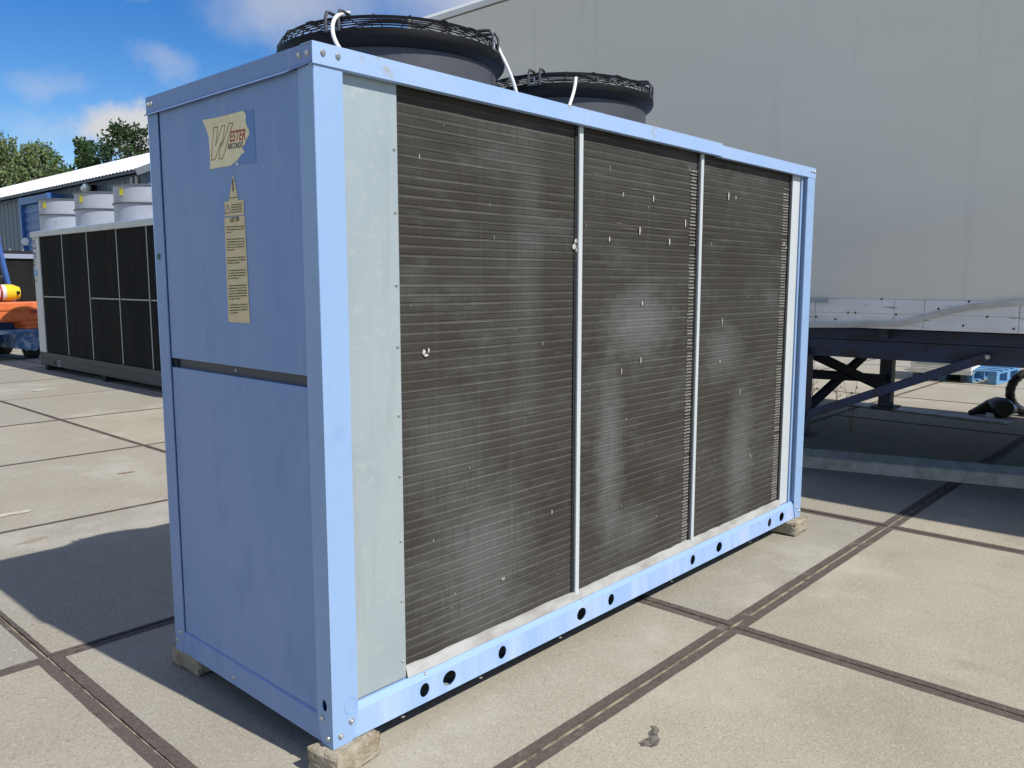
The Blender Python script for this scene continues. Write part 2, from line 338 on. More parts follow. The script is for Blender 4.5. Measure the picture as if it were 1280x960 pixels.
def post(name, x0, sgn, holes, cornery, ysgn, pw=.095, sw=.077):
    # front/back leg in the xz plane and side leg in the yz plane, tapered at the foot; sgn: +1 runs to +x
    a = [(0, .0), (sgn*pw*.74, .0), (sgn*pw, .085), (sgn*pw, PB), (0, PB)]
    if sgn < 0: a = a[::-1]
    me = curve_mesh([[(x0+q[0], q[1]) for q in a]], T); me.transform(Matrix.Translation((0, cornery + ysgn*T/2, 0)) @ FX)
    o = link(name, me, paint, U)
    b = [(T+.0002, .0), (sw*.74, .0), (sw, .085), (sw, PB), (T+.0002, PB)]
    bb = [(-(cornery + ysgn*q[0]), q[1]) for q in b]
    if ysgn > 0: bb = bb[::-1]
    hs = [oval(-(cornery+ysgn*h[0]), h[1], h[2], h[3]) for h in holes]
    me2 = curve_mesh([bb]+hs, T); me2.transform(Matrix.Translation((x0 + sgn*T/2, 0, 0)) @ FE)
    link('side_flange', me2, paint if cornery < .5 else paint_old, o)
    # inward return lip of the front leg
    r = MB().box(min(x0+sgn*(pw-.003), x0+sgn*pw), max(x0+sgn*(pw-.003), x0+sgn*pw), *(sorted((cornery+ysgn*T, cornery+ysgn*.042))), .11, PB); r.build('return_lip', paint, o)
    return o
p1 = post('corner_post', 0, 1, [(.040, .128, .0125, .019)], 0, 1)
bolt(by, (.068, -.001, .066), p1); bolt(by, (.028, -.001, .034), p1); bolt(bx, (-.001, .052, .085), p1); bolt(bx, (-.001, .022, .030), p1)
MB().tube([(.066+.022*math.cos(t), -.0004, .118+.026*math.sin(t)) for t in [PI*2*i/24 for i in range(24)]], .0009, 4, closed=True).build('knockout_ring', paint, p1)
p2 = post('corner_post', UL, -1, [], 0, 1)
for x, z in ((UL-.02, .035), (UL-.055, .066)): bolt(by, (x, -.001, z), p2)
p3 = post('corner_post', 0, 1, [], UW, -1)
bolt(bx, (-.001, UW-.052, .085), p3); bolt(bx, (-.001, UW-.022, .045), p3)
MB().lathe([(.0005, .0), (.011, .0), (.011, .001)], 16, c=(-.0012, UW-.034, 1.492), M=Vector((-1, 0, 0)).to_track_quat('Z', 'Y').to_matrix().to_4x4()).build('round_sticker', greenst, p3)
post('corner_post', UL, -1, [], UW, -1)
# base rails
hl = [(531, 864, .021, .024), (562, 851, .031, .026), (628, 817, .021, .025), (727, 769, .030, .026), (764, 750, .022, .025), (866, 701, .022, .025), (899, 685, .030, .026), (962, 655, .022, .025), (977, 649, .030, .027)]
holes = []
for px, py, a, b in hl:
    q = ony(px, py, .005); holes.append(oval(q.x, .047, a, b, 22))
rail = plate('base_rail', [[(.07, .002), (3.30, .002), (3.30, .086), (.07, .086)]] + holes, .003, FX, (0, .0055+.001, 0), paint_rail, U)
MB().add([(.07, .005, .086), (3.30, .005, .086), (3.30, .018, .106), (.07, .018, .106), (3.30, .045, .107), (.07, .045, .107)], [(0, 1, 2, 3), (3, 2, 4, 5)]).build('top_lip', paint, rail)
drain = [oval(h[0][0]-.021 if i % 2 == 0 else h[0][0]-.031, .030, .008, .008, 10) for i, h in enumerate(holes) if i in (0, 2, 3, 5, 7)]
me = curve_mesh([[(.07, .008), (3.30, .008), (3.30, .062), (.07, .062)]] + drain, .003); me.transform(Matrix.Translation((0, 0, .0035))); link('bottom_flange', me, galv, rail)
for i, h in enumerate(holes):
    if i in (0, 3, 5, 7): bolt(sy, (h[0][0]-.012, .013, .098), rail)
endr = MB().box(.001, .004, .057, .968, .004, .086).build('base_rail', paint_old, U)
MB().add([(.001, .08, .086), (.001, .946, .086), (.008, .946, .092), (.008, .08, .092)], [(0, 1, 2, 3)]).build('top_lip', paint_old, endr)
bolt(bx, (.0005, .58, .036), endr)
MB().box(UL-.004, UL-.001, .05, .97, .004, .09).build('base_rail', paint_old, U)
MB().box(.05, UL-.05, UW-.004, UW-.001, .004, .09).build('base_rail', paint_old, U)
# end panels
lower = MB().box(.005, .06, .0815, .9445, .094, 1.096).build('lower_panel', paint_old, U, bevel=.002)
upper = MB().box(.005, .06, .0815, .9445, 1.130, 1.992).build('upper_panel', paint_old, U, bevel=.002)
hb = MB().box(.020, .024, .077, .95, 1.0965, 1.1295).build('handle_recess', mat('recess_shade_grey', (.075, .082, .095), .6), U); bolt(sx_, (.0185, .515, 1.114), hb)  # slot backing coloured dark grey, standing in for the shade inside
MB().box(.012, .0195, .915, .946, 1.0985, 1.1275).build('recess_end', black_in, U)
MB().box(UL-.03, UL-.005, .08, .945, .094, 1.99).build('end_panel', paint_old, U)
MB().box(.1, UL-.1, UW-.03, UW-.006, .094, 1.99).build('back_panel', paint_old, U)
MB().box(.063, UL-.032, .063, UW-.032, .050, .056).build('base_tray', black_in, U)
# cap
cap = MB().box(.0, UL, .002, UW, 2.030, 2.040).build('roof_sheet', paint_cap, U)
f1 = MB()
f1.add([(-.006, -.005, 1.992), (2.27, -.005, 1.992), (2.27, -.005, 2.050), (-.006, -.005, 2.050), (-.006, .05, 2.050), (2.27, .05, 2.050), (-.006, .016, 1.990), (2.27, .016, 1.990)], [(0, 1, 2, 3), (3, 2, 5, 4), (0, 6, 7, 1)])
f1o = f1.build('front_fascia', paint_cap, U)
sm_ = f1o.modifiers.new('s', 'SOLIDIFY'); sm_.thickness = .003
f2 = MB()
f2.add([(2.245, -.0015, 1.988), (UL+.004, -.0015, 1.988), (UL+.004, -.0015, 2.043), (2.245, -.0015, 2.043), (2.245, .05, 2.043), (UL+.004, .05, 2.043), (2.245, .018, 1.986), (UL+.004, .018, 1.986)], [(0, 1, 2, 3), (3, 2, 5, 4), (0, 6, 7, 1)])
f2o = f2.build('front_fascia', paint_cap, U); sm_ = f2o.modifiers.new('s', 'SOLIDIFY'); sm_.thickness = .002
f3 = MB(); n = 24; vs = []
for i in range(n+1):
    y = -.004 + (UW+.006)*i/n; lift = .012*max(0, 1-i/3)**1.5; zb = 1.986+lift
    vs += [(-.003, y, zb+.010), (-.003, y, 2.049), (.05, y, 2.049), (-.012+.006*(i < 2), y, zb)]
fs = []
for i in range(n):
    a = i*4; b = a+4; fs += [(a, b, b+1, a+1), (a+1, b+1, b+2, a+2), (a+3, b+3, b, a)]
f3o = f3.add(vs, fs).build('end_fascia', paint_old, U); sm_ = f3o.modifiers.new('s', 'SOLIDIFY'); sm_.thickness = .002
MB().box(UL, UL+.004, 0, UW, 1.99, 2.04).build('end_fascia', paint_old, U); MB().box(0, UL, UW, UW+.004, 1.99, 2.04).build('back_fascia', paint_old, U)
for x in (.028, .078): bolt(by, (x, -.0055, 2.024), f1o)
for x in (UL-.055, UL-.018): bolt(by, (x, -.002, 2.022), f2o)
for y in (.022, .062, UW-.045, UW-.02): bolt(bx, (-.0035, y, 2.022), f3o)
# galvanised sheets, mullions
gp = MB().box(.0954, .308, .024, .028, .112, 1.992).build('galvanised_plate', galv, U)
for i in range(9): bolt(sy, (.296, .0235, .17 + i*.205 + .01*math.sin(i*3)), gp)
MB().box(3.133, 3.228, .026, .060, .112, 1.992).build('galvanised_strip', galv_bar, U)
MB().box(3.232, 3.250, .018, .040, .112, 1.992).build('blue_strip', paint, U)
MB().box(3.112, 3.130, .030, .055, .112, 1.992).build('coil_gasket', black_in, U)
fl = MB(); n = 60; vs = []; rr = random.Random(2)
for i in range(n+1):
    x = .31 + 2.82*i/n; wv = rr.uniform(-.0022, .0022)
    vs += [(x, .016+wv*.5, .108), (x, .024+wv, .141+wv*1.2), (x, .034, .143+wv*1.2)]
flo = fl.add(vs, [f for i in range(n) for f in ((i*3, i*3+3, i*3+4, i*3+1), (i*3+1, i*3+4, i*3+5, i*3+2))]).build('bottom_flashing', galv_dirty, U, smooth=True)
for x in (1.216, 2.135):
    mu = MB().box(x-.012, x+.012, .020, .031, .128, 1.990).build('mullion', galv_bar, U, bevel=.003); MB().box(x-.026, x-.0125, .0305, .033, .14, 1.990).build('gap', black_in, mu)

# fin coils: vertical aluminium fins folded over horizontal tube rows
def coil_material():
    m = bpy.data.materials.new('fin_coil'); m.use_nodes = True; n = m.node_tree.nodes; l = m.node_tree.links; b = n['Principled BSDF']
    b.inputs['Roughness'].default_value = .62; b.inputs['Metallic'].default_value = .0; b.inputs['Specular IOR Level'].default_value = .3
    tcn = n.new('ShaderNodeTexCoord'); P = tcn.outputs['Object']
    def noise(scale, st, det=4, off=(0, 0, 0), rough=.6):
        mp = n.new('ShaderNodeMapping'); mp.inputs['Scale'].default_value = st; mp.inputs['Location'].default_value = off; l.new(P, mp.inputs[0])
        t = n.new('ShaderNodeTexNoise'); t.inputs['Scale'].default_value = scale; t.inputs['Detail'].default_value = det; t.inputs['Roughness'].default_value = rough; l.new(mp.outputs[0], t.inputs['Vector']); return t.outputs['Fac']
    def ramp(s, a, c_, lo=0., hi=1.):
        r = n.new('ShaderNodeMapRange'); r.inputs['From Min'].default_value = a; r.inputs['From Max'].default_value = c_; r.inputs['To Min'].default_value = lo; r.inputs['To Max'].default_value = hi; l.new(s, r.inputs['Value']); return r.outputs[0]
    def mix(f, a, c_):
        x = n.new('ShaderNodeMix'); x.data_type = 'RGBA'; l.new(f, x.inputs[0])
        for sk, v in ((6, a), (7, c_)):
            if isinstance(v, tuple): x.inputs[sk].default_value = (*v, 1)
            else: l.new(v, x.inputs[sk])
        return x.outputs[2]
    def math_(op, a, c_=None):
        x = n.new('ShaderNodeMath'); x.operation = op; l.new(a, x.inputs[0])
        if c_ is not None:
            if isinstance(c_, float): x.inputs[1].default_value = c_
            else: l.new(c_, x.inputs[1])
        return x.outputs[0]
    cur = mix(ramp(noise(2.2, (.7, 1, 1.3), 5), .38, .68), (.038, .034, .027), (.060, .056, .049))
    cur = mix(ramp(noise(1.0, (2.2, 1, 5.5), 6, (3, 1, 2), .7), .52, .72, 0, .55), cur, (.115, .115, .114))           # dusty areas
    for px_, py_, rx_, rz_, am in ((605, 700, .30, .36, .55), (660, 320, .09, .9, .22), (800, 405, .30, .17, .75), (762, 570, .11, .45, .65), (905, 440, .22, .16, .5), (925, 570, .17, .42, .6), (555, 560, .2, .2, .3), (790, 660, .2, .12, .4)):
        q_ = ony(px_, py_, .035)
        dd_ = n.new('ShaderNodeVectorMath'); dd_.operation = 'SUBTRACT'; l.new(P, dd_.inputs[0]); dd_.inputs[1].default_value = (q_.x, .036, q_.z-.085)
        ds_ = n.new('ShaderNodeVectorMath'); ds_.operation = 'MULTIPLY'; l.new(dd_.outputs[0], ds_.inputs[0]); ds_.inputs[1].default_value = (1/rx_, 0, 1/rz_)
        dl_ = n.new('ShaderNodeVectorMath'); dl_.operation = 'LENGTH'; l.new(ds_.outputs[0], dl_.inputs[0])
        wv_ = math_('ADD', dl_.outputs['Value'], math_('MULTIPLY', math_('SUBTRACT', noise(1.0, (9, 1, 22), 6, (px_*.1, 0, 0), .7), .5), 1.5))
        cur = mix(ramp(wv_, 1.15, .25, 0., am), cur, (.155, .155, .153))
    # tube rows: ridge coloured lighter, groove darker, per-row strength
    sep = n.new('ShaderNodeSeparateXYZ'); l.new(P, sep.inputs[0])
    rowf = math_('FRACT', math_('DIVIDE', math_('SUBTRACT', sep.outputs['Z'], .14), .0306))
    band = math_('MULTIPLY', ramp(rowf, .58, .77), ramp(rowf, .98, .83))
    st = ramp(noise(1.0, (3.2, 1, 32.7), 4, (0, 0, 5)), .38, .74, .04, .70)
    cur = mix(math_('MULTIPLY', band, st), cur, (.135, .129, .116))
    dark = math_('MULTIPLY', ramp(rowf, .0, .04), ramp(rowf, .13, .07)); st2 = ramp(noise(1.0, (1.0, 1, 32.7), 2, (7, 0, 5)), .45, .7, .1, .75)
    cur = mix(math_('MULTIPLY', dark, st2), cur, (.018, .016, .014))
    # vertical streaks: fin packs, combed or bent
    cur = mix(ramp(noise(1.0, (26, 1, .5), 4, (1, 0, 0)), .62, .80, 0, .22), cur, (.19, .185, .17))
    cur = mix(ramp(noise(1.0, (260, 1, 5), 2), .48, .72, 0, .45), cur, (.02, .018, .015))
    cur = mix(ramp(noise(1.0, (150, 1, 60), 3, (0, 0, 9)), .74, .82, 0, .5), cur, (.28, .27, .25))
    l.new(cur, b.inputs['Base Color'])
    bp = n.new('ShaderNodeBump'); bp.inputs['Strength'].default_value = .35; bp.inputs['Distance'].default_value = .002; l.new(noise(1.0, (420, 1, 8), 2), bp.inputs['Height']); l.new(bp.outputs[0], b.inputs['Normal'])
    return m
coil_m = coil_material(); fin_bright = mat('bare_aluminium', (.62, .60, .55), .5, .2, (.45, .43, .39), 40); fin_mid = mat('rubbed_fin', (.28, .268, .24), .6, 0, (.15, .14, .125), 60)
PITCHZ = .0306; NROW = int((1.99-.14)/PITCHZ)+1
def coil(x0, x1):
    prof = []
    rr = random.Random(int(x0*100))
    for k in range(NROW):
        z = .14 + k*PITCHZ
        for fz, fy in ((0, .0), (.04, .0009), (.10, .0008), (.15, .0), (.66, -.0001), (.76, -.0013), (.83, -.0014), (.90, -.0002)): prof.append((z+fz*PITCHZ, .036+fy+rr.uniform(-.0004, .0004)))
    nx = 26; vs = []; m = len(prof)
    ph = rr.uniform(0, 9)
    for i in range(nx+1):
        x = x0 + (x1-x0)*i/nx
        for z, y in prof: vs.append((x, y + .0008*math.sin(x*23+ph+z*5), z + .0012*math.sin(x*5+ph)))
    fs = [(i*m+j, (i+1)*m+j, (i+1)*m+j+1, i*m+j+1) for i in range(nx) for j in range(m-1)]
    mb = MB().add(vs, fs); return mb.build('fin_coil', coil_m, U, smooth=False)
coils = [coil(.310, 1.2305), coil(1.2315, 2.1495), coil(2.1505, 3.1115)]
dm = [MB(), MB(), MB()]
def sliver(px, py, w_, h, lean=0.0):
    q = ony(px, py, .030); x, z = q.x, q.z-HB; k = 0 if x < 1.23 else 1 if x < 2.15 else 2
    dm[k].add([(x-w_*.3-lean, .0305, z-h/2), (x+w_*.2-lean, .0300, z-h*.45), (x+w_/2, .0292, z+h*.1), (x+w_*.1+lean, .0302, z+h/2), (x-w_*.2+lean, .0305, z+h*.4), (x-w_/2, .0297, z-h*.05)], [(0, 1, 2, 3, 4, 5)])
for a in ((720, 301, .020, .016), (718, 308, .026, .022), (721, 312, .014, .016), (530, 440, .014, .018), (533, 444, .020, .010), (536, 438, .008, .016), (762, 299, .009, .022), (800, 288, .010, .036), (837, 302, .010, .032), (803, 379, .009, .020), (857, 279, .009, .038), (817, 248, .008, .03), (779, 243, .006, .02, .004), (911, 245, .012, .040), (920, 247, .008, .018), (777, 464, .005, .03), (801, 450, .006, .03), (980, 305, .012, .014), (983, 310, .012, .012, .006), (938, 570, .008, .018), (628, 724, .008, .01), (630, 723, .006, .012), (558, 860, .006, .012), (690, 640, .005, .02), (900, 452, .012, .012), (903, 402, .004, .04), (925, 490, .005, .03)): sliver(*a)
rr = random.Random(21)
for i in range(34):
    px = rr.uniform(512, 968); t = (px-512)/456; y0 = 130+100*t; y1 = 810-170*t
    sliver(px, y0 + (y1-y0)*rr.random(), rr.uniform(.0012, .0028), rr.uniform(.004, .018), rr.uniform(-.001, .001))
sc_m = [MB(), MB(), MB()]
for (xa, ya), (xb, yb) in (((765, 277), (784, 281)), ((795, 282), (847, 289)), ((735, 215), (758, 219)), ((640, 520), (690, 512)), ((770, 284), (803, 288)), ((760, 230), (850, 246)), ((883, 458), (890, 460))):
    pa, pb = ony(xa, ya, .031), ony(xb, yb, .031); kk = 0 if pa.x < 1.23 else 1 if pa.x < 2.15 else 2; nn = 14; pv = []
    for k in range(nn+1):
        q = pa.lerp(pb, k/nn); hh = .0013*rr.uniform(.3, 1.1)*math.sin(PI*(k+.5)/(nn+1)); zz = q.z-HB+rr.uniform(-.0012, .0012); pv += [(q.x, .0312, zz-hh), (q.x, .0306, zz+hh)]
    sc_m[kk].add(pv, [(k*2, k*2+2, k*2+3, k*2+1) for k in range(nn)])
for k in range(3):
    if sc_m[k].f: sc_m[k].build('scratch', fin_mid, coils[k], kind='stuff')
    if dm[k].f: dm[k].build('bent_fins', fin_bright, coils[k], kind='stuff')
for k, xa, xb in ((1, 2.048, 2.108), (2, 3.030, 3.104)):
    mb = MB()
    for r_ in range(NROW-3):
        z = .145 + r_*PITCHZ
        for s_ in range(2):
            if rr.random() < .93: mb.box(xa + rr.uniform(0, .012), xb - rr.uniform(0, .008), .0322, .037, z+s_*.015, z+s_*.015+rr.uniform(.003, .0085))
    mb.build('tube_ends', fin_mid, coils[k], kind='stuff')

# fans on the roof
FZ = 2.04
def fan(cx, cy, zrim=2.205):
    f = MB().lathe([(.378, FZ-.005), (.384, FZ-.005), (.384, zrim-.034), (.378, zrim-.034)], 64, (cx, cy, 0), closed=True).build('fan_shroud', shroud_grey, U, smooth=True)
    MB().lathe([(.3845, zrim-.040), (.394, zrim-.036), (.407, zrim-.026), (.415, zrim-.016), (.418, zrim-.008), (.417, zrim+.012), (.409, zrim+.014), (.400, zrim-.015), (.380, zrim-.034)], 64, (cx, cy, 0), closed=True).build('rim', rim_black, f, smooth=True)
    g_ = MB()
    def ring(r_, z, th=.0019): g_.tube([(cx+r_*math.cos(2*PI*i/84), cy+r_*math.sin(2*PI*i/84), z) for i in range(84)], th, 5, closed=True)
    for r_, z in ((.410, .022), (.409, .030), (.406, .038), (.402, .045), (.396, .051), (.388, .056), (.378, .060), (.366, .063), (.350, .065), (.332, .067), (.312, .068), (.29, .069), (.266, .070), (.242, .070), (.216, .070), (.19, .070), (.16, .070), (.13, .070)): ring(r_, zrim+z)
    for i in range(20):
        a = 2*PI*(i+.3)/20
        g_.tube([(cx+r_*math.cos(a), cy+r_*math.sin(a), zrim+z) for r_, z in ((.413, .012), (.412, .034), (.400, .054), (.375, .065), (.30, .073), (.12, .074))], .0021, 5)
    g_.build('wire_guard', wire_black, f, smooth=True)
    MB().lathe([(.0005, zrim+.078), (.10, zrim+.078), (.135, zrim+.066), (.135, zrim-.02), (.0005, zrim-.02)], 32, (cx, cy, 0)).build('motor_hub', rim_black, f, smooth=True)
    for i in range(5):
        bl = MB(); a0 = 2*PI*i/5; vs = []
        for s_ in range(7):
            r_ = .13 + .24*s_/6
            for t in range(5):
                a = a0 + (t/4-.5)*1.0; vs.append((cx+r_*math.cos(a), cy+r_*math.sin(a), zrim-.05+.03*(t/4-.5)*(1.2-s_*.08)))
        bl.add(vs, [(s_*5+t, s_*5+t+1, s_*5+t+6, s_*5+t+5) for s_ in range(6) for t in range(4)]).build('fan_blade', shroud_grey, f, smooth=True)
    MB().lathe([(.0005, FZ+.004), (.377, FZ+.004)], 48, (cx, cy, 0)).build('fan_throat', black_in, f)
    for a in ANG:
        ca, sa = math.cos(a), math.sin(a); M = Matrix.Translation((cx, cy, zrim)) @ Matrix.Rotation(a, 4, 'Z'); bk = MB()
        for t in (-.024, .024):
            bk.tube([M @ Vector(q) for q in ((.416, t, .004), (.419, t, .05), (.408, t, .070), (.392, t, .072), (.345, t*.9, .074))], .0056, 6)
        bk.box(.398, .420, -.030, .030, .004, .010, M=M)
        bk.build('guard_bracket', shroud_grey, f, smooth=True)
        MB().tube([M @ Vector((.412, 0, -.012)), M @ Vector((.412, 0, .036))], .0045, 8).build('bolt', steel_bolt, f)
    return f
ANG = [R(203), R(203+87), R(203+180), R(203+267)]
fa = fan(.700, .5125); 
fb = fan(1.700, .5125)
def bez(p, n=14):
    p = [Vector(q) for q in p]; o_ = []
    for i in range(n+1):
        t = i/n; q = list(p)
        while len(q) > 1: q = [q[k].lerp(q[k+1], t) for k in range(len(q)-1)]
        o_.append(q[0])
    return o_
def L_(v): return Vector(v) - Vector((0, 0, HB))
def pol(cx, a, r_, z): return Vector((cx+r_*math.cos(a), .5125+r_*math.sin(a), z))
ye = .18; c1 = [pol(.70, R(206), .34, 2.288), L_(ony(421, 16, .33)), L_(ony(413, 20, .30)), L_(ony(412, 40, .24)), L_(ony(417, 50, .19)), L_(ony(427, 64, .15))]
MB().tube(bez(c1), .0062, 8).build('cable', cable_white, U, smooth=True)
c2 = [pol(.70, R(300), .40, 2.255), L_(ony(625, 70, .12)), L_(ony(640, 86, .10)), L_(ony(648, 120, .09)), Vector((L_(ony(648, 120, .09)).x, .09, FZ-.01))]
MB().tube(bez(c2), .0062, 8).build('cable', cable_white, U, smooth=True)
q3 = L_(ony(709, 134, .06))
c3 = [L_(ony(720, 97, .10)), L_(ony(719, 108, .09)), L_(ony(717, 122, .07)), q3, Vector((q3.x, .06, FZ-.01))]
MB().tube(bez(c3), .0062, 8).build('cable', cable_white, U, smooth=True)

# stickers on the end panel (local x -> -y, local y -> z)
def EM(px, py, x=0.005): q = onx(px, py, x); return (-q.y, q.z-HB)
def estick(name, pts, m, t=.0008, off=0.0, parent=None):
    return MB().prism([EM(*q) if q[0] > 20 else q for q in pts], t, Matrix.Translation((.0045-off, 0, 0)) @ FE).build(name, m, parent or U)
def zc(x, y): return (245 + x*80/853, 130 + y*90/960)     # from a zoom of the photograph
estick('unfaded_patch', [zc(*q) for q in ((560, 815), (640, 90), (768, 62), (806, 775), (560, 815))][:4] , ghost, .0005)
st = estick('brand_sticker', [zc(*q) for q in ((92, 215), (250, 188), (420, 148), (560, 110), (628, 92), (662, 120), (674, 160), (664, 215), (686, 300), (712, 345), (716, 400), (690, 450), (668, 490), (655, 545), (622, 570), (628, 600), (652, 630), (640, 660), (622, 655), (600, 690), (560, 745), (510, 790), (470, 825), (330, 845), (195, 872), (196, 780), (188, 600), (175, 430), (140, 330))], cream, .0009, .0006)
estick('sticker_scrap', [zc(*q) for q in ((548, 770), (578, 812), (540, 822))], cable_white, .0006, .0008)
# lettering: W in outline, rest in italics
def stroke(pts, w_, mb, M):
    for a, b in zip(pts, pts[1:]):
        a = Vector(a); b = Vector(b); d = (b-a).normalized(); n_ = Vector((-d.y, d.x))*w_/2
        mb.prism([tuple(a-n_), tuple(b-n_), tuple(b+n_), tuple(a+n_)], .0004, M)
MW = Matrix.Translation((.0028, 0, 0)) @ FE
wp = [EM(*zc(*q)) for q in ((245, 318), (300, 305), (268, 560), (355, 295), (395, 285), (352, 560), (450, 262), (500, 256), (365, 728), (312, 735), (345, 500), (262, 742), (212, 752), (245, 318))]
wm = MB(); stroke(wp, .0022, wm, MW); wm.build('letter_outline', outline_ink, st)
def letters(txt, a, b, size, m, shear, bold, parent, x=.0028):
    a = Vector(EM(*a)); b = Vector(EM(*b)); d = (b-a); me0 = text_mesh(txt, size, Matrix.Identity(4), .0003, shear, bold)
    wd = max(v.co.x for v in me0.vertices) - min(v.co.x for v in me0.vertices)
    M2 = Matrix.Translation((x, 0, 0)) @ FE @ Matrix.Translation((a.x, a.y, 0)) @ Matrix.Rotation(math.atan2(d.y, d.x), 4, 'Z') @ Matrix.Diagonal((d.length/wd, 1, 1, 1))
    me0.transform(M2); return link('lettering', me0, m, parent)
letters('ESTER', zc(455, 508), zc(668, 472), .045, red_ink, .34, .0010, st)
letters('AIRCONDIT', zc(430, 606), zc(640, 575), .024, dark_ink, .12, .0003, st)
ws = estick('warning_triangle', [(292, 217.5), (298.5, 250.2), (286.5, 251.5)], cream2, .0009, .0003)
MB().prism([EM(*q) for q in ((291.0, 224), (292.2, 224), (292.6, 231), (293, 238), (291.6, 240), (291.2, 232))], .0004, MW).build('bolt_symbol', brown_ink, ws)
MB().prism([EM(*q) for q in ((287.5, 247.0), (297.5, 246.0), (297.5, 247.0), (287.5, 248.0))], .0004, MW).build('lettering', brown_ink, ws)
wc = estick('caution_sticker', [(281, 252.2), (305, 249.5), (305.5, 268.5), (282, 270.6)], cream2, .0009, .0003)
tm = MB(); stroke([EM(*q) for q in ((285.2, 256), (289, 266.2), (282.3, 267.2), (285.2, 256))], .0016, tm, MW); tm.build('triangle_symbol', brown_ink, wc)
rr = random.Random(4); lm = MB()
for i in range(4):
    y = 256.5+i*3.0; x = 290
    while x < 303:
        w_ = rr.uniform(1.2, 3.6); stroke([EM(x, y-(x-290)*.1), EM(min(303.5, x+w_), y-(min(303.5, x+w_)-290)*.1)], .0030, lm, MW); x += w_+.5
lm.build('small_print', brown_ink, wc, kind='stuff')
wl = estick('notice_sticker', [(281, 272.3), (306.2, 269.8), (313, 404.3), (286.3, 402.2)], cream2, .0009, .0003)
letters('-LET OP-', (288, 277.8), (300.5, 276.4), .020, brown_ink, 0, .0006, wl)
lm = MB()
for y0, cnt in ((284, 3), (299.5, 5), (322.5, 3), (338.5, 4), (357.5, 6), (381.5, 4)):
    for i in range(cnt):
        y = y0 + i*3.3; xl = 282.8+(y-272)*.042; xr = xl + (22.5 if i < cnt-1 else rr.uniform(6, 15)); x = xl
        while x < xr:
            w_ = rr.uniform(1.0, 4.0); x2 = min(xr, x+w_); stroke([EM(x, y-(x-xl)*.055), EM(x2, y-(x2-xl)*.055)], .0024 if rr.random() < .6 else .0034, lm, MW); x = x2+.45
lm.build('small_print', brown_ink, wl, kind='stuff')

# supporting blocks
def block(x0, x1, y0, y1, h, rz_, label, seed):
    t = MB(); nx, ny, nz = 7, 7, 4; rr = random.Random(seed); cx, cy = (x0+x1)/2, (y0+y1)/2
    bm = bmesh.new(); bmesh.ops.create_cube(bm, size=1.0); bmesh.ops.subdivide_edges(bm, edges=bm.edges, cuts=7, use_grid_fill=True)
    for v in bm.verts:
        q = v.co*2; k = 1.0
        e = sorted(abs(c) for c in q); near = max(0, (e[1]-.8)/.2)       # wear the edges
        v.co = Vector((v.co.x*(x1-x0), v.co.y*(y1-y0), v.co.z*h))
        v.co -= v.co.normalized()*(near*.006 + rr.uniform(0, .0028)*(1+near*1.2)) * (1 if abs(q.z) < .999 or near > 0 else .15)
        v.co.z = max(-h/2, min(h/2, v.co.z))
    me = bpy.data.meshes.new('concrete_block'); bm.to_mesh(me); bm.free()
    o = link('concrete_block', me, block_c); o.location = (cx, cy, h/2+.003); o.rotation_euler = (0, 0, rz_)
    return tag(o, label, 'block', 'concrete blocks under the condenser')
q = gnd(245.5, 849)
block(q.x+.0, q.x+.12, q.y, q.y+.20, HB-.004, R(4), 'rough concrete block under the rear end of the blue end panel', 1)
block(-.035, .165, -.035, .10, HB-.004, R(9), 'pale worn concrete block under the blue corner post beside the plain galvanised plate', 2)
q = gnd(993.5, 672)
block(q.x, q.x+.20, q.y-.0, q.y+.20, HB-.004, R(2), 'concrete block under the blue corner post facing the trailer', 3)

# ------------------------------------------------------------------ box trailers
tr_wall = mat('trailer_wall', (.83, .80, .68), .55, 0, (.77, .745, .63), 1.2, .3, .7, (1, .4, 2.0), .02, 50, 6)
tr_white = mat('trailer_white', (.80, .80, .78), .45, 0, (.70, .70, .67), 5, .4, .8)
kick = mat('kickboard_paint', (.86, .86, .82), .6, 0, (.66, .66, .62), 5, .4, .7, (1, .3, 1), .06, 40, 6, .3, (.10, .085, .065), 8, .645, .69, stretch3=(1, .5, 7))
navy = mat('navy_chassis', (.030, .045, .105), .55, 0, (.028, .022, .018), 9, .45, .65, (1, .5, 1), .2, 60, 7)
navy2 = mat('navy_brace', (.032, .045, .105), .5, 0, (.03, .025, .022), 12, .5, .7)
tyre_m = mat('tyre_rubber', (.022, .022, .022), .85, 0, (.06, .055, .05), 20, .5, .8); rimm = mat('wheel_rim', (.3, .3, .3), .5, .4)
strip_m = mat('edge_strip', (.58, .57, .52), .6, 0, (.44, .42, .37), 20, .4, .7, (1, .3, 1))
def wheel(parent, c, r_, w_, axis='X'):
    M = Matrix.Rotation(PI/2, 4, 'Y') if axis == 'X' else Matrix.Rotation(PI/2, 4, 'X')
    wh = MB().lathe([(r_*.55, -w_/2), (r_*.92, -w_/2), (r_, -w_*.36), (r_, w_*.36), (r_*.92, w_/2), (r_*.55, w_/2)], 32, c, M).build('tyre', tyre_m, parent, smooth=True)
    MB().lathe([(.001, -w_*.3), (r_*.4, -w_*.32), (r_*.55, -w_*.45), (r_*.56, w_*.45), (r_*.4, w_*.32), (.001, w_*.3)], 24, c, M).build('rim', rimm, wh, smooth=True)
    tr = MB()
    for i in range(28):
        a = 2*PI*i/28; Q = Matrix.Translation(c) @ M @ Matrix.Rotation(a, 4, 'Z'); tr.box(r_*.985, r_*1.012, -.02, .02, -w_*.42, w_*.42, M=Q)
    tr.build('tread', tyre_m, wh)
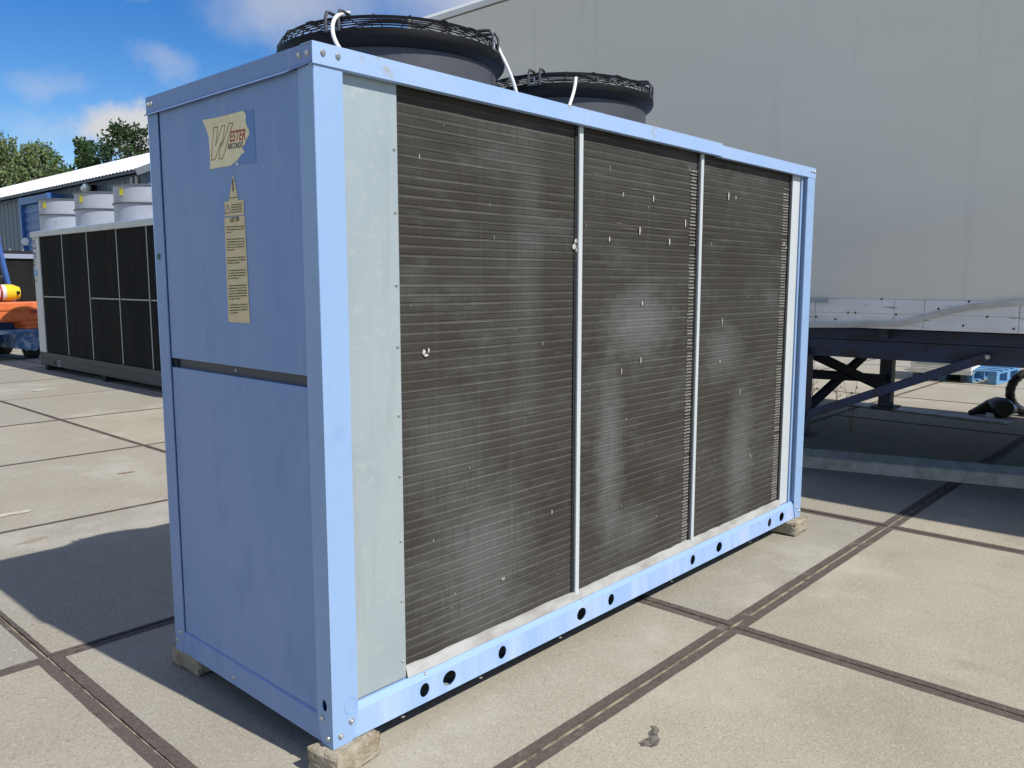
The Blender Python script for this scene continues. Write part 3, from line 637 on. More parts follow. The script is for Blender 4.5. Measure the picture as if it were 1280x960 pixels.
def trailer(x0, x1, y0, y1, label):
    t = thing('box_trailer', label, 'trailer', (x0, y1, 0)); wdt = x1-x0; ln = y1-y0; zb, zt = 1.367, 4.18
    bo = MB().box(0, wdt, -ln, 0, zb, zt-.105).build('body', tr_wall, t)
    rf = MB(); prof = [(0, zt-.105), (-.012, zt-.10), (-.012, zt-.05), (.01, zt-.015), (.05, zt), (wdt-.05, zt), (wdt-.01, zt-.015), (wdt+.012, zt-.05), (wdt+.012, zt-.10), (wdt, zt-.105)]
    rf.prism(prof, ln+.02, frame((0, .01, 0), (1, 0, 0), (0, 0, 1))); rf.build('roof_cap', tr_white, t)
    MB().box(-.02, .03, -.02, .05, zt-.03, zt+.025).build('marker_lamp', tr_white, t)
    MB().box(-.004, .0, -ln, 0, zt-.116, zt-.106).build('roof_seam', mat('seam', (.12, .12, .11), .8), t)
    return t, wdt, ln
T1, tw, tl = trailer(4.50, 6.75, -8.6, 4.85, 'long pale grey box trailer on a navy chassis behind the blue condenser')
yy = 4.85     # local y = world y - 4.85
# kickboards (separate boards with seams), wavy edge strip
bounds = [0.0, -1.2, -2.45, -3.50]
for yv in (onx(1016, 385, 4.5).y-.02, onx(1118, 385, 4.5).y, onx(1156, 385, 4.5).y, onx(1274, 400, 4.5).y): bounds.append(yv-yy)
bounds += [bounds[-1]-1.3, bounds[-1]-2.6, bounds[-1]-3.9, -13.45]
bounds = sorted(set(bounds), reverse=True)
rr = random.Random(8)
for a, b in zip(bounds, bounds[1:]):
    o_ = rr.uniform(.006, .011)
    MB().box(-o_, .05, b+.0015, a-.0015, 1.2702, 1.366).build('kick_board', kick, T1, bevel=.002)
    MB().box(-o_+.0015, .05, b+.0012, a-.0012, 1.168, 1.2694).build('kick_board', kick, T1, bevel=.002)
MB().box(.05, tw-.02, -tl, 0, 1.18, 1.366).build('floor', navy, T1)
q0 = onx(1012, 378, 4.49); q1 = onx(1035, 372, 4.49)
MB().box(-.016, -.008, q1.y-yy, q0.y-yy+.4, 1.337, 1.370).build('patch_plate', galv, T1)
cs = [onx(px, py, 4.48) for px, py in ((1000, 406), (1060, 406), (1110, 405), (1130, 404), (1142, 401), (1160, 395.5), (1185, 389.5), (1210, 384.5), (1240, 381), (1262, 378.8), (1290, 377.8), (1330, 377.2))]
sv = []
for i, q in enumerate(cs):
    hh = .020
    sv += [(q.x-4.5, q.y-yy, q.z-hh), (q.x-4.5, q.y-yy, q.z+hh), (-.004, q.y-yy, q.z+hh), (-.004, q.y-yy, q.z-hh)]
MB().add(sv, [(i*4+j, i*4+(j+1) % 4, i*4+4+(j+1) % 4, i*4+4+j) for i in range(len(cs)-1) for j in range(4)] + [(0, 1, 2, 3)]).build('edge_strip', strip_m, T1)
rv = MB()
for px, py in ((1060, 391), (1069, 391), (1020, 396), (1044, 399), (1120, 393), (1173, 386), (1234, 396), (1204, 407), (1267, 411), (1102, 374), (1211, 377)):
    q = onx(px, py, 4.488); rv.lathe([(.0005, .003), (.006, .003), (.007, 0)], 8, (q.x-4.5, q.y-yy, q.z), Vector((-1, 0, 0)).to_track_quat('Z', 'Y').to_matrix().to_4x4())
rv.build('screw_heads', rim_black, T1, kind='stuff')
for xa, nm in ((.22, 'chassis_rail'), (1.85, 'chassis_rail')):
    r_ = MB(); r_.box(xa, xa+.12, -tl, 0, 1.068, 1.148); rl = r_.build(nm, navy, T1)
    MB().box(xa+.02, xa+.10, -tl, 0, .935, 1.062).build('lower_flange', navy, rl)
for k in range(12): MB().box(.10, tw-.1, -.5-k*1.1, -.44-k*1.1, 1.09, 1.175).build('cross_member', navy, T1)
# landing gear: legs at both sides, wound up, with cross brace and long stay
ly = .60-yy
for xa in (.25, 2.18):
    lg = MB().box(xa-.055, xa+.055, ly-.055, ly+.055, .34, 1.0).build('landing_leg', navy, T1, bevel=.006)
    MB().box(xa-.12, xa+.12, ly-.10, ly+.10, .30, .325).build('foot_plate', navy, lg); MB().tube([(xa, ly, .30), (xa, ly, .36)], .07, 10).build('ankle', navy, lg)
MB().beam((.25, ly-.03, .96), (2.13, ly-.03, .48), .04, .07).build('cross_brace', navy2, T1)
MB().beam((.25, ly+.02, .46), (2.13, ly+.02, .98), .04, .07).build('cross_brace', navy2, T1)
MB().beam((.25, ly, .79), (2.18, ly, .58), .05, .075).build('cross_bar', navy2, T1)
qa = onx(1236, 446, 4.71); qb = onx(1006, 519, 4.74)
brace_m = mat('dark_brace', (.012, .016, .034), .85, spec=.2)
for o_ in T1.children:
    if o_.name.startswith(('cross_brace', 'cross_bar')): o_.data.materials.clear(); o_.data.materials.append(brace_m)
stay = MB().beam((qa.x-4.5, qa.y-yy, qa.z), (qb.x-4.5, qb.y-yy, qb.z), .05, .062).build('stay', navy2, T1, bevel=.006)
MB().lathe([(.0005, .012), (.014, .012), (.02, 0)], 10, (qa.x-4.5-.026, qa.y-yy, qa.z), Vector((-1, 0, 0)).to_track_quat('Z', 'Y').to_matrix().to_4x4()).build('bolt', steel_bolt, stay)
for k in range(3):
    for xa in (.3, 1.95): wheel(T1, (xa, -9.0-1.3*k, .5), .5, .36)
T2, tw2, tl2 = trailer(6.85, 9.10, -8.2, 4.9, 'box trailer parked close behind the long pale grey trailer, shading the yard beneath')
MB().box(.0, tw2, -tl2, 0, 1.17, 1.366).build('kick_board', kick, T2)
for xa in (.5, 1.7): MB().box(xa, xa+.1, -tl2, 0, .97, 1.18).build('chassis_rail', navy, T2)
for xa in (.5, 1.75):
    lg = MB().box(xa-.05, xa+.05, -1.05, -.95, .03, 1.0).build('landing_leg', navy, T2); MB().box(xa-.12, xa+.12, -1.12, -.88, .004, .03).build('foot_plate', navy, lg)
for k in range(3):
    for xa in (.3, 2.0): wheel(T2, (xa, -9.6-1.2*k, .5), .5, .36)

# things on the ground by and under the trailer
wood_grey = mat('weathered_beam', (.52, .49, .42), .5, 0, (.34, .30, .24), 10, .4, .7, (1, .15, 1), .3, 60, 6)
p0, p1_ = gnd(1003, 585), gnd(1280, 612)
d = (p1_-p0).normalized(); rzb = math.atan2(d.y, d.x)
bl = (p1_-p0).length
bmb = MB()
bmb.prism([(0, .002), (.0, .086), (.008, .095), (.34, .095), (.348, .086), (.348, .002)], bl+5.2, frame((-2.2, 0, 0), (0, 1, 0), (0, 0, 1)))
bo = bmb.build('ground_beam', wood_grey); bo.location = (p0.x, p0.y, .003); bo.rotation_euler = (0, 0, rzb)
tag(bo, 'long flat grey timber beam lying on the slabs in front of the trailer shadow', 'beam')
plank_m = mat('plank', (.44, .45, .46), .7, 0, (.28, .27, .26), 8, .4, .7, (1, 1, 1), .2, 60)
a, b = gnd(1060, 505.5), gnd(1262, 529.5); d = (b-a); 
pk = MB().box(0, d.length, -.13, .09, 0, .018); po = pk.build('metal_plank', plank_m, bevel=.003); po.location = (a.x, a.y, .006); po.rotation_euler = (0, 0, math.atan2(d.y, d.x))
tag(po, 'thin grey plank lying along the sunlit edge of the trailer shadow', 'plank')
# black hose fittings
rub = mat('black_rubber', (.012, .012, .013), .42, 0, (.03, .03, .03), 20, .5, .8); clampm = mat('clamp_steel', (.5, .52, .56), .3, .8)
q = gnd(1240, 521); HS = thing('rubber_hose', 'black tapered rubber hose end with steel clamp lying on the concrete', 'hose', (q.x, q.y, 0))
def lc(px, py, z, base): v = gnd(px, py, z)-base; v.z = z; return v
base = Vector((q.x, q.y, 0))
MB().tube([lc(1213, 516, .04, base), lc(1222, 513, .06, base), lc(1236, 509, .095, base), lc(1246, 508, .115, base), lc(1254, 510, .115, base), lc(1256, 511, .115, base)], [.03, .045, .085, .108, .112, .09], 20).build('hose_body', rub, HS, smooth=True)
MB().tube([lc(1254, 511, .09, base), lc(1268, 512, .08, base)], .055, 16).build('inner_pipe', clampm, HS, smooth=True)
MB().tube([lc(1233, 519.5, .035, base), lc(1241, 520.5, .035, base)], .034, 14).build('clamp', clampm, HS, smooth=True)
q = gnd(1285, 520); HL = thing('hose_loop', 'black corrugated hose curled into an upright loop beside the hose end', 'hose', (q.x, q.y, 0))
vdir = rt.copy()
MB().tube([Vector((0, 0, .27)) + vdir*(.22*math.cos(t)) + Vector((0, 0, 1))*(.22*math.sin(t)) for t in [2*PI*i/40 for i in range(40)]], [.045+.006*(i % 2) for i in range(40)], 12, closed=True).build('hose_coil', rub, HL, smooth=True)
MB().box(-.12, .12, -.08, .08, .0, .02).build('foot', rub, HL)
# white cabinet on skids
q = gnd(1213, 479.5); cab_m = mat('cabinet_white', (.72, .71, .67), .5, 0, (.62, .60, .55), 6, .4, .8)
WC = thing('white_cabinet', 'low white metal cabinet raised on dark skids beyond the trailer', 'cabinet', (q.x, q.y, 0), R(6))
MB().box(-.02, 1.25, -.01, .85, .12, .20).build('base_tray', cab_m, WC, bevel=.006); MB().box(0, 1.2, 0, .82, .205, .62).build('body', cab_m, WC, bevel=.01)
MB().box(-.004, .0, .10, .74, .25, .58).build('door', galv, WC)
for yv in (.06, .70): MB().box(.02, 1.15, yv, yv+.08, .004, .12).build('skid', navy, WC)
# blue pallet
pal_m = mat('pallet_blue', (.10, .26, .48), .75, 0, (.17, .34, .52), 8, .4, .7, (1, 1, 1), .2, 50, 6, .3, (.32, .28, .22), 14, .6, .72)
q = gnd(1245, 481.5); PL = thing('blue_pallet', 'worn light blue wooden pallet beside the white cabinet', 'pallet', (q.x, q.y, 0), R(-4))
for i in range(3):
    for j in range(3): MB().box(i*.5, i*.5+.14, -.0-j*.0+j*.34, j*.34+.12, .024, .15).build('pallet_block', pal_m, PL)
for j in range(3): MB().box(0, 1.14, j*.34, j*.34+.12, .004, .022).build('bottom_board', pal_m, PL)
for i in range(5): MB().box(i*.262, i*.262+.10, 0, .8, .176, .196).build('deck_board', pal_m, PL)
for j in range(3): MB().box(0, 1.14, j*.34, j*.34+.12, .152, .174).build('stringer_board', pal_m, PL)
# bent black hose far behind
q = gnd(1146, 463); BH = MB().tube([(0, 0, .0), (0, 0, .12), (.04, -.04, .19), (.12, -.12, .22), (.26, -.26, .21), (.40, -.40, .17)], .065, 12).build('bent_hose', rub, smooth=True); BH.location = (q.x, q.y, .01)
tag(BH, 'bent black pipe elbow standing on the sunlit yard behind the trailer', 'pipe')
# dry weeds in the slab joints
weed_m = mat('dry_weed', (.16, .12, .06), .9)
def weed(px, py, h, seed, label):
    rr = random.Random(seed); q = gnd(px, py); mb = MB()
    for s_ in range(rr.randint(2, 3)):
        x = y = 0; pts = [(0, 0, 0)]; a = rr.uniform(0, 6.28); tilt = rr.uniform(.05, .2)
        for k in range(1, 8): x += math.cos(a)*tilt*h/7 + rr.uniform(-.008, .008); y += math.sin(a)*tilt*h/7 + rr.uniform(-.008, .008); pts.append((x, y, h*k/7*rr.uniform(.96, 1)))
        mb.tube(pts, [.004-.0004*k for k in range(8)], 4)
        for k in range(2, 8):
            p = Vector(pts[k]); b_ = rr.uniform(0, 6.28); e = p + Vector((math.cos(b_)*.05, math.sin(b_)*.05, .04)); mb.tube([p, e], .002, 4)
            n_ = Vector((-math.sin(b_), math.cos(b_), 0))*.008; mb.add([e-n_, e+Vector((0, 0, .02)), e+n_, e+Vector((math.cos(b_)*.04, math.sin(b_)*.04, .0))], [(0, 1, 2, 3)])
    o = mb.build('dry_weed', weed_m); o.location = (q.x, q.y, .0)
    return tag(o, label, 'weed', 'dry weeds growing in the slab joints')
weed(1014, 520, .62, 1, 'tallest thin dry weed beside the landing leg brace'); weed(1046, 508, .34, 2, 'short thin dry weed between the leg braces'); weed(1064, 540, .5, 3, 'thin dry weed in the trailer shade below the long stay')

# ------------------------------------------------------------------ grey condenser with round fan stacks
grey_frame = mat('pale_grey_paint', (.60, .61, .58), .5, 0, (.52, .53, .50), 4, .4, .8); dark_coil = mat('dark_coil', (.019, .0178, .0162), .9, 0, (.011, .012, .012), 1.0, .4, .62, (4, 4, .5), .15, 200, 4, .12, (.026, .026, .024), 90, .55, .7, stretch3=(1, 1, .1))
base_grey = mat('base_rail_grey', (.05, .052, .06), .6, .1, (.028, .03, .034), 7, .4, .75, (1, 1, .4)); bar_m = mat('divider_bar', (.34, .35, .34), .5, .2)
stack_m = mat('fan_stack_grey', (.40, .42, .46), .5, 0, (.35, .37, .41), 5, .4, .7); dark_lip = mat('stack_lip', (.13, .13, .14), .5)
yel = mat('yellow_label', (.70, .62, .05), .6); roof_blue = mat('roof_film', (.30, .42, .68), .4, 0, (.62, .66, .74), 6, .45, .7)
G1 = thing('grey_condenser', 'long grey condenser with dark coil panels and pale round fan stacks', 'condenser', (3.5, 13.39, 0))
Ln = 6.9; Dp = 1.6
MB().box(.04, Dp, -Ln, 0, .30, 2.212).build('core', dark_coil, G1)
dv = [1.31, 2.31, 3.38, 4.35, 5.35, 6.35]; edges = [.31] + dv + [Ln-.1]
for a, b in zip(edges, edges[1:]):
    MB().box(.014, .035, -b+.03, -a-.0, .31, 2.205).build('coil_panel', dark_coil, G1)
MB().box(.0, .06, -.30, 0, .215, 2.212).build('end_post', grey_frame, G1, bevel=.004)
MB().box(.0, .06, -Ln, -Ln+.1, .215, 2.212).build('end_post', grey_frame, G1)
for y in dv: MB().box(.008, .03, -y, -y+.024, .31, 2.21).build('divider_bar', bar_m, G1)
for a, b in zip(edges, edges[1:]):
    if abs(a-1.31) > .01: MB().box(.006, .03, -b+.005, -a-.04, 1.225, 1.243).build('cross_bar', bar_m, G1)
MB().box(-.02, Dp+.02, -Ln-.02, .03, 2.214, 2.298).build('top_fascia', grey_frame, G1, bevel=.004)
MB().box(.02, Dp-.02, -Ln+.02, -.05, 2.30, 2.312).build('roof_sheet', roof_blue, G1)
MB().box(-.008, Dp, -Ln, -.02, .09, .212).build('base_rail', base_grey, G1, bevel=.004); MB().box(-.004, .05, -Ln, 0, .214, .30).build('base_flashing', base_grey, G1)
for y in (-.20, -2.6, -5.0): MB().box(.0, .30, y-.12, y, .004, .088).build('foot', black_in, G1)
for y in (-.68, -.92):
    MB().tube([(-.014, y, .155), (-.006, y, .155)], .036, 14).build('lifting_hole', black_in, G1)
MB().tube([(-.0125, -.92+.046*math.cos(t), .155+.052*math.sin(t)) for t in [2*PI*i/20 for i in range(20)]], .006, 5, closed=True).build('hole_collar', grey_frame, G1)
# vertical maker's mark on the post
ink_b = mat('blue_ink', (.05, .11, .22), .5); ink_l = mat('light_blue_ink', (.16, .33, .55), .5)
def gm(px, py): q = onx(px, py, 3.5); return (-(q.y-13.39), q.z)
MG = Matrix.Translation((-.0012, 0, 0)) @ FE
def zk(x, y): return (30 + x*40/480, 285 + y*80/960)
mk = MB()
for pts in ([(148, 160), (168, 205), (125, 222)], ): mk.prism([gm(*zk(*q)) for q in pts], .001, MG)
for pts in ([(132, 235), (178, 232)], [(134, 240), (140, 300)], [(140, 300), (180, 296)], [(160, 250), (178, 285)], [(138, 312), (182, 310)], [(140, 320), (146, 380)], [(146, 380), (184, 378)], [(140, 395), (182, 392)], [(146, 398), (150, 440)], [(150, 440), (184, 430)], [(165, 400), (182, 425)], [(146, 470), (184, 462)], [(150, 480), (154, 555)], [(154, 555), (188, 550)], [(166, 490), (186, 540)]):
    stroke([gm(*zk(*q)) for q in pts], .016, mk, MG)
mk.build('lettering', ink_b, G1)
mk = MB()
mk.prism([gm(*zk(*q)) for q in ((148, 620), (205, 640), (210, 720), (152, 730))], .001, MG); mk.build('emblem', ink_l, G1)
mk = MB(); mk.prism([gm(*zk(*q)) for q in ((118, 606), (150, 582), (178, 600), (150, 612))], .0012, MG); mk.prism([gm(*zk(*q)) for q in ((158, 765), (178, 790), (204, 768), (186, 812))], .0012, MG); mk.build('emblem', ink_b, G1)
def stack(y):
    c = (.62, y, 0); s_ = MB().lathe([(.49, 2.31), (.50, 2.31), (.50, 2.56), (.50, 2.78), (.50, 2.842), (.49, 2.842)], 48, c, closed=True).build('fan_stack', stack_m, G1, smooth=True)
    MB().lathe([(.501, 2.826), (.517, 2.828), (.517, 2.844), (.495, 2.846)], 48, c).build('top_lip', dark_lip, s_, smooth=True)
    MB().lathe([(.5, 2.575), (.520, 2.578), (.522, 2.594), (.5, 2.598)], 48, c).build('middle_ring', dark_lip, s_, smooth=True)
    a = R(178-6+24); M = Matrix.Translation(c) @ Matrix.Rotation(a, 4, 'Z')
    v = []; n = 6
    for i in range(n+1):
        t = (i/n-.5)*.17
        v += [(.5035*math.cos(t), .5035*math.sin(t), 2.69), (.5035*math.cos(t), .5035*math.sin(t), 2.79)]
    MB().add([M @ Vector(q) for q in v], [(i*2, i*2+2, i*2+3, i*2+1) for i in range(n)]).build('warning_label', yel, s_)
    MB().lathe([(.001, 2.58), (.49, 2.58)], 32, c).build('guard', black_in, s_)
for px in (91, 138.5, 190): stack(onx(px, 270, 4.12).y-13.39)
stack(onx(190, 270, 4.12).y-13.39-1.5)
MB().tube([(.18, -.62, 2.31), (.18, -.62, 2.42), (.16, -.64, 2.45)], .022, 8).build('vent_stub', steel_bolt, G1)

# ------------------------------------------------------------------ forklift
layer(tr_wall, (.62, .60, .52), 1.0, (1, 6, .35), .56, .74, .45, 6); layer(tr_wall, (.50, .48, .42), 30, (1, 1, .3), .73, .77, .4, 3)
orange = mat('orange_paint', (.72, .17, .045), .5, 0, (.60, .13, .035), 6, .4, .7, (1, 1, 1), .05, 40, 6, .5, (.62, .40, .25), 20, .66, .74); blue_w = mat('worn_blue_paint', (.06, .15, .30), .55, 0, (.42, .46, .50), 7, .47, .62); blue_p = mat('mast_blue', (.04, .10, .30), .5)
yell_b = mat('gas_bottle_yellow', (.80, .55, .02), .4); bott = mat('gas_bottle_white', (.70, .66, .63), .4); redp = mat('red_band', (.30, .03, .03), .5)
fc = gnd(30, 448)
F = thing('forklift', 'orange and blue forklift with a yellow-topped gas bottle on its back', 'forklift', (fc.x-.28, fc.y-.1, 0), R(4))
# local: +y forward, rear at y ~0, x across
MB().box(-.55, .56, -.20, .50, .72, .98).build('counterweight', orange, F, bevel=.05)
MB().box(-.52, .54, -.22, -.05, .93, 1.10).build('counterweight_top', orange, F, bevel=.03)
MB().box(.20, .66, -.26, .25, .655, .74).build('rear_step', orange, F, bevel=.015); MB().box(.22, .66, -.28, .25, .585, .65).build('rear_step', orange, F, bevel=.015)
MB().box(-.60, .64, -.30, -.22, .50, .58).build('bumper', blue_w, F, bevel=.01)
MB().add([(.05, -.26, .50), (.60, -.26, .50), (.60, -.26, .40), (.38, -.26, .16), (.05, -.26, .22), (.05, .5, .50), (.60, .5, .50), (.60, .5, .40), (.38, .5, .16), (.05, .5, .22)], [(0, 1, 2, 3, 4), (9, 8, 7, 6, 5), (0, 5, 6, 1), (1, 6, 7, 2), (2, 7, 8, 3), (3, 8, 9, 4), (4, 9, 5, 0)]).build('rear_skirt', blue_w, F)
MB().box(-.55, .55, .40, 2.0, .30, .80).build('chassis', blue_p, F, bevel=.02); MB().box(-.5, .5, .3, .9, .80, 1.05).build('engine_hood', orange, F, bevel=.04)
MB().box(-.25, .25, .5, .95, 1.05, 1.15).build('seat', rub, F, bevel=.04); MB().box(-.25, .25, .42, .52, 1.15, 1.6).build('backrest', rub, F, bevel=.04)
for x in (-.45, .45): wheel(F, (x, .12, .26), .26, .20); wheel(F, (x, 1.55, .33), .33, .24)
gx = Matrix.Rotation(PI/2, 4, 'Y')
bt = MB().lathe([(.001, -.40), (.10, -.40), (.15, -.34), (.155, .10), (.14, .17), (.06, .21), (.001, .22)], 28, (-.05, .02, 1.27), gx).build('gas_bottle', bott, F, smooth=True)
MB().lathe([(.150, .05), (.160, .05), (.156, .20), (.125, .27), (.118, .30), (.10, .30), (.10, .06)], 28, (-.05, .02, 1.27), gx).build('valve_collar', yell_b, bt, smooth=True)
MB().box(.165, .215, -.155, -.10, 1.24, 1.30).build('collar_window', rim_black, bt)
for x in (-.30, -.04): MB().lathe([(.156, x-.02), (.163, x-.02), (.163, x+.02), (.156, x+.02)], 28, (-.05, .02, 1.27), gx).build('strap', redp, bt)
for x in (-.44, .26):
    MB().beam((x-.02, .25, .95), (x-.12, .55, 2.30), .075, .07).build('guard_pillar', blue_p, F); MB().beam((x, 1.75, .8), (x-.1, 1.5, 2.30), .07, .06).build('guard_pillar', blue_p, F)
MB().box(-.58, .20, .50, 1.5, 2.29, 2.34).build('overhead_guard', blue_p, F)
MB().tube([(.12, .52, 2.34), (.12, .52, 2.46)], .06, 14).build('beacon', orange, F)
for x in (-.42, .42): MB().box(x-.05, x+.05, -.225, -.19, .88, .93).build('tail_lamp', redp, F)
for x in (-.35, .35): MB().box(x-.05, x+.05, 2.05, 2.20, .06, 2.4).build('mast_channel', blue_p, F); MB().box(x-.06, x+.06, 2.25, 3.3, .05, .09).build('fork', navy, F)
hz = MB().tube(bez([(.18, -.02, 1.30), (.30, -.1, 1.36), (.36, 0, 1.16), (.33, .2, 1.0)], 10), .010, 6).build('gas_hose', rub, F)

# ------------------------------------------------------------------ further dark condenser behind the forklift
G2 = thing('dark_condenser', 'dark coil condenser with pale lilac top rail behind the forklift', 'condenser', (3.7, 19.4, 0))
lil = mat('lilac_grey_paint', (.28, .31, .40), .5)
MB().box(.05, 2.6, .05, 1.5, .2, 2.0).build('core', dark_coil, G2); MB().box(0, 2.65, 0, 1.55, 2.005, 2.11).build('top_rail', lil, G2, bevel=.01); MB().box(0, 2.65, 0, 1.55, .06, .2).build('base_rail', base_grey, G2)
for x in (0, 2.58): MB().box(x, x+.07, .0, .08, .2, 2.0).build('end_post', lil, G2)
MB().box(.07, 2.58, .02, .05, .80, .83).build('cross_bar', bar_m, G2)
MB().box(.05, 2.6, .1, 1.45, 2.115, 2.19).build('fan_deck', black_in, G2)
for i in range(9): MB().tube([(.2+i*.27, .2, 2.19), (.2+i*.27, .2, 2.235)], .02, 6).build('deck_bolt', steel_bolt, G2)
for y in (.1, 1.2): MB().box(.2, 2.4, y, y+.2, .004, .06).build('foot', black_in, G2)

# ------------------------------------------------------------------ warehouse
clad = mat('grey_cladding', (.072, .112, .175), .5, 0, (.064, .10, .155), 1.0, .4, .7, (1, 1, .3)); clad_lit = clad
roofw = mat('white_roof', (.80, .80, .79), .5, 0, (.72, .72, .71), 1.0, .4, .8); dblue = mat('door_blue', (.035, .125, .36), .45)
WX = 10.0; Y0, Y1 = 23.55, 62.0
WH = thing('warehouse', 'low warehouse with grey vertical cladding and white metal roof', 'building', (WX, Y0, 0))
wl = MB().box(0, 14, 0, Y1-Y0, 0, 4.78).build('wall', clad, WH)
for i in range(int((Y1-Y0)/.5)): MB().box(-.010, 0, i*.5+.03, i*.5+.44, .05, 4.70).build('cladding_rib', clad, wl)
def rz_at(x): return 4.80 + (x+.35)*.46
def roof_half(xa, za, xb, zb_, name):
    n = int((Y1-Y0+1.2)/.09); vs = []
    for i in range(n+1):
        y = -.3 + (Y1-Y0+1.0)*i/n; h = .035 if i % 3 == 0 else 0.0
        vs += [(xa, y, za+h), (xb, y, zb_+h)]
    return MB().add(vs, [(i*2, i*2+1, i*2+3, i*2+2) for i in range(n)]).build(name, roofw, WH)
RX = 3.05; RZ = 6.34
roof_half(-.35, 4.84, RX, RZ, 'roof'); roof_half(RX, RZ, RX+3.6, 4.75, 'roof')
MB().box(-.40, -.34, -.3, Y1-Y0+.5, 4.73, 4.80).build('gutter', mat('dark_gutter', (.05, .07, .10), .5), WH)
vs = [(-.0, .02, 4.78), (RX, .02, RZ-.06), (RX+3.3, .02, 4.85), (RX+3.3, .02, 4.70), (0, .02, 4.70)]
MB().add(vs, [(0, 1, 2, 3, 4)]).build('gable', clad, WH)
MB().beam((-.45, -.32, 4.72), (RX, -.32, RZ-.06), .06, .20).build('barge_board', mat('barge_grey', (.12, .14, .16), .5), WH)
for y in (.55, .9): MB().tube([(-.06, y, .1), (-.06, y, 4.70)], .05, 10).build('downpipe', mat('downpipe_grey', (.5, .52, .53), .4), WH)
# blue roller door in a projecting portal
ya = onx(66, 240, WX).y-Y0; yb = onx(45, 250, WX).y-Y0
D = MB(); D.box(-.55, -.0, ya-1.05, ya-.95+.15, 0, 4.62); D.box(-.55, 0, yb-.0, yb+.22, 0, 4.62); D.box(-.55, 0, ya-.79, yb-.01, 4.35, 4.60)
dd = D.build('door_portal', dblue, WH); 
for i in range(28): MB().box(-.42-.03*(i % 2 == 0), -.3, ya-.78, yb-.02, .02+i*.154, .02+i*.154+.15).build('door_slat', dblue, dd)
q = onx(120, 238, WX); MB().box(-.30, -.0, q.y-Y0-.10, q.y-Y0+.30, q.z-.12, q.z+.16).build('lamp_bracket', rim_black, WH)
MB().lathe([(.001, 0), (.16, .0), (.13, .18), (.06, .26), (.001, .28)], 18, (-.34, q.y-Y0-.02, q.z), Matrix.Rotation(R(60), 4, 'X')).build('wall_lamp', galv, WH, smooth=True)
q = onx(34, 302, WX-.45); MB().lathe([(.001, .05), (.13, .05), (.15, 0), (.13, -.04), (.001, -.04)], 24, (-.5, q.y-Y0, q.z), Vector((-.5, -1, 0)).to_track_quat('Z', 'Y').to_matrix().to_4x4()).build('wall_vent', tr_white, WH, smooth=True)
MB().box(-.45, 0, q.y-Y0+.05, q.y-Y0+.15, q.z-.15, q.z+.15).build('vent_box', rim_black, WH)

# ------------------------------------------------------------------ trees
bark = mat('bark', (.10, .08, .06), .9, 0, (.06, .05, .04), 8)
def leafmat(name, a, b):
    m = bpy.data.materials.new(name); m.use_nodes = True; n = m.node_tree.nodes; l = m.node_tree.links; bs = n['Principled BSDF']; bs.inputs['Roughness'].default_value = .6
    gi = n.new('ShaderNodeNewGeometry'); mx = n.new('ShaderNodeMix'); mx.data_type = 'RGBA'; l.new(gi.outputs['Random Per Island'], mx.inputs[0]); mx.inputs[6].default_value = (*a, 1); mx.inputs[7].default_value = (*b, 1); l.new(mx.outputs[2], bs.inputs['Base Color'])
    tr = n.new('ShaderNodeBsdfTranslucent'); l.new(mx.outputs[2], tr.inputs[0]); ms = n.new('ShaderNodeMixShader'); ms.inputs[0].default_value = .3; l.new(bs.outputs[0], ms.inputs[1]); l.new(tr.outputs[0], ms.inputs[2]); l.new(ms.outputs[0], n['Material Output'].inputs[0]); return m
lf_dark = leafmat('dark_leaves', (.028, .062, .020), (.055, .105, .028)); lf_pale = leafmat('pale_leaves', (.10, .155, .045), (.20, .25, .095)); lf_mid = leafmat('mid_leaves', (.06, .115, .030), (.11, .17, .045))
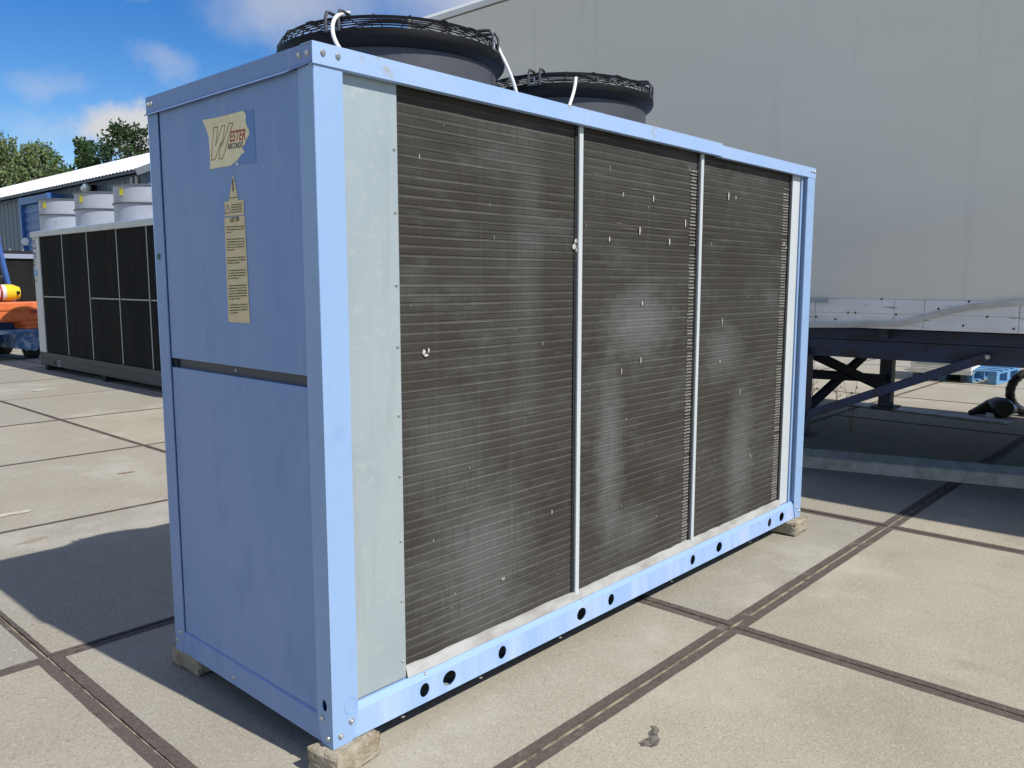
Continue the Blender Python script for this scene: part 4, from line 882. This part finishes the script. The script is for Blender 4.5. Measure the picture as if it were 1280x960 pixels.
def tree(x, y, h, rad, nclump, lm, label, seed, weep=0.0, per=70, size=.17, low=.3, squash=1.0):
    rr = random.Random(seed); t = thing('tree', label, 'tree', (x, y, 0)); tk = MB(); tk.tube([(0, 0, 0), (.08, .03, h*.3), (-.05, .06, h*.6), (.03, 0, h*.88)], [.02*h, .017*h, .011*h, .004*h], 8)
    lv = []; lfc = []; trunk_pts = [Vector((0, 0, h*k)) for k in (.3, .45, .6, .75)]
    def leaf(p, dirv, s_):
        d = (Vector(dirv)+Vector((rr.gauss(0, .6), rr.gauss(0, .6), rr.gauss(0, .6)))).normalized(); sd = d.orthogonal().normalized(); sd.rotate(Matrix.Rotation(rr.uniform(0, 6.28), 3, d)); k = len(lv)
        lv.extend([tuple(p), tuple(p+d*s_*.5+sd*s_*.28), tuple(p+d*s_), tuple(p+d*s_*.5-sd*s_*.28)]); lfc.append((k, k+1, k+2, k+3))
    for c in range(nclump):
        a = rr.uniform(0, 6.283); u = rr.random(); zf = low + (1-low)*rr.random()
        rmax = rad*math.sin(PI*min(1, max(.04, (zf-low*.7)/(1.03-low*.7))))**.65*squash
        r_ = rmax*math.sqrt(rr.uniform(.25, 1)); cp = Vector((r_*math.cos(a), r_*math.sin(a), h*zf)); cr = rr.uniform(.38, .95)*rad*.30
        tp = trunk_pts[rr.randint(0, 3)]; 
        if cp.z > tp.z-.3: tk.tube([tp, tp.lerp(cp, .5)+Vector((0, 0, .15)), cp], [.006*h, .004*h, .0015*h], 5)
        if weep:
            for s_ in range(9):
                b0 = cp + Vector((rr.gauss(0, cr*.6), rr.gauss(0, cr*.6), rr.gauss(0, cr*.5))); ln_ = rr.uniform(.5, 1.7)*weep
                for k in range(int(per/7)):
                    f = rr.random(); leaf(b0 + Vector((rr.gauss(0, .05), rr.gauss(0, .05), -f*ln_)), (rr.gauss(0, .5), rr.gauss(0, .5), -1), size*rr.uniform(.7, 1.2))
        else:
            for k in range(per):
                v = Vector((rr.gauss(0, 1), rr.gauss(0, 1), rr.gauss(0, .8))).normalized(); leaf(cp + v*cr*rr.uniform(.45, 1.05), v+Vector((0, 0, -.2)), size*rr.uniform(.7, 1.3))
    tk.build('trunk', bark, t, smooth=True); me = bpy.data.meshes.new('crown'); me.from_pydata(lv, [], lfc); link('crown', me, lm, t); return t
def tp(px, dist): v = CAM + ray(px, 351)*dist; return v.x, v.y
def th(py, dist): return CAM.z + (351-py)/1031*dist*1.0
g_ = 'trees behind the warehouse roof'
for px, dist, py, rad, lm, weep, ncl, seed, lab in (
    (16, 47, 163, 1.9, lf_pale, 1.0, 95, 1, 'tall pale weeping tree over the far end of the white roof'),
    (-32, 46, 170, 2.2, lf_pale, 1.0, 80, 7, 'broad pale weeping tree furthest along the white roof, past the tall one'),
    (58, 46, 181, 1.7, lf_pale, .8, 80, 2, 'shorter pale green weeping tree next to the tall one'),
    (84, 44, 197, 1.2, lf_mid, 0, 40, 3, 'small round mid green tree in the dip above the white roof')):
    x, y = tp(px, dist); o = tree(x, y, th(py, dist), rad, ncl, lm, lab, seed, weep, 80, .20); o['group'] = g_
for px, dist, py, rad, lm, ncl, seed, lab in (
    (112, 48, 181, .95, lf_mid, 34, 4, 'slim light green tree beside the dark spreading tree'),
    (134, 47, 180, 1.5, lf_dark, 40, 5, 'lower dark green tree between the slim tree and the spreading tree'),
    (172, 46, 166, 2.2, lf_dark, 62, 6, 'big dark spreading tree above the white roof beside the blue condenser')):
    x, y = tp(px, dist); o = tree(x, y, th(py, dist), rad, ncl, lm, lab, seed, 0, 90, .22, .35); o['group'] = g_
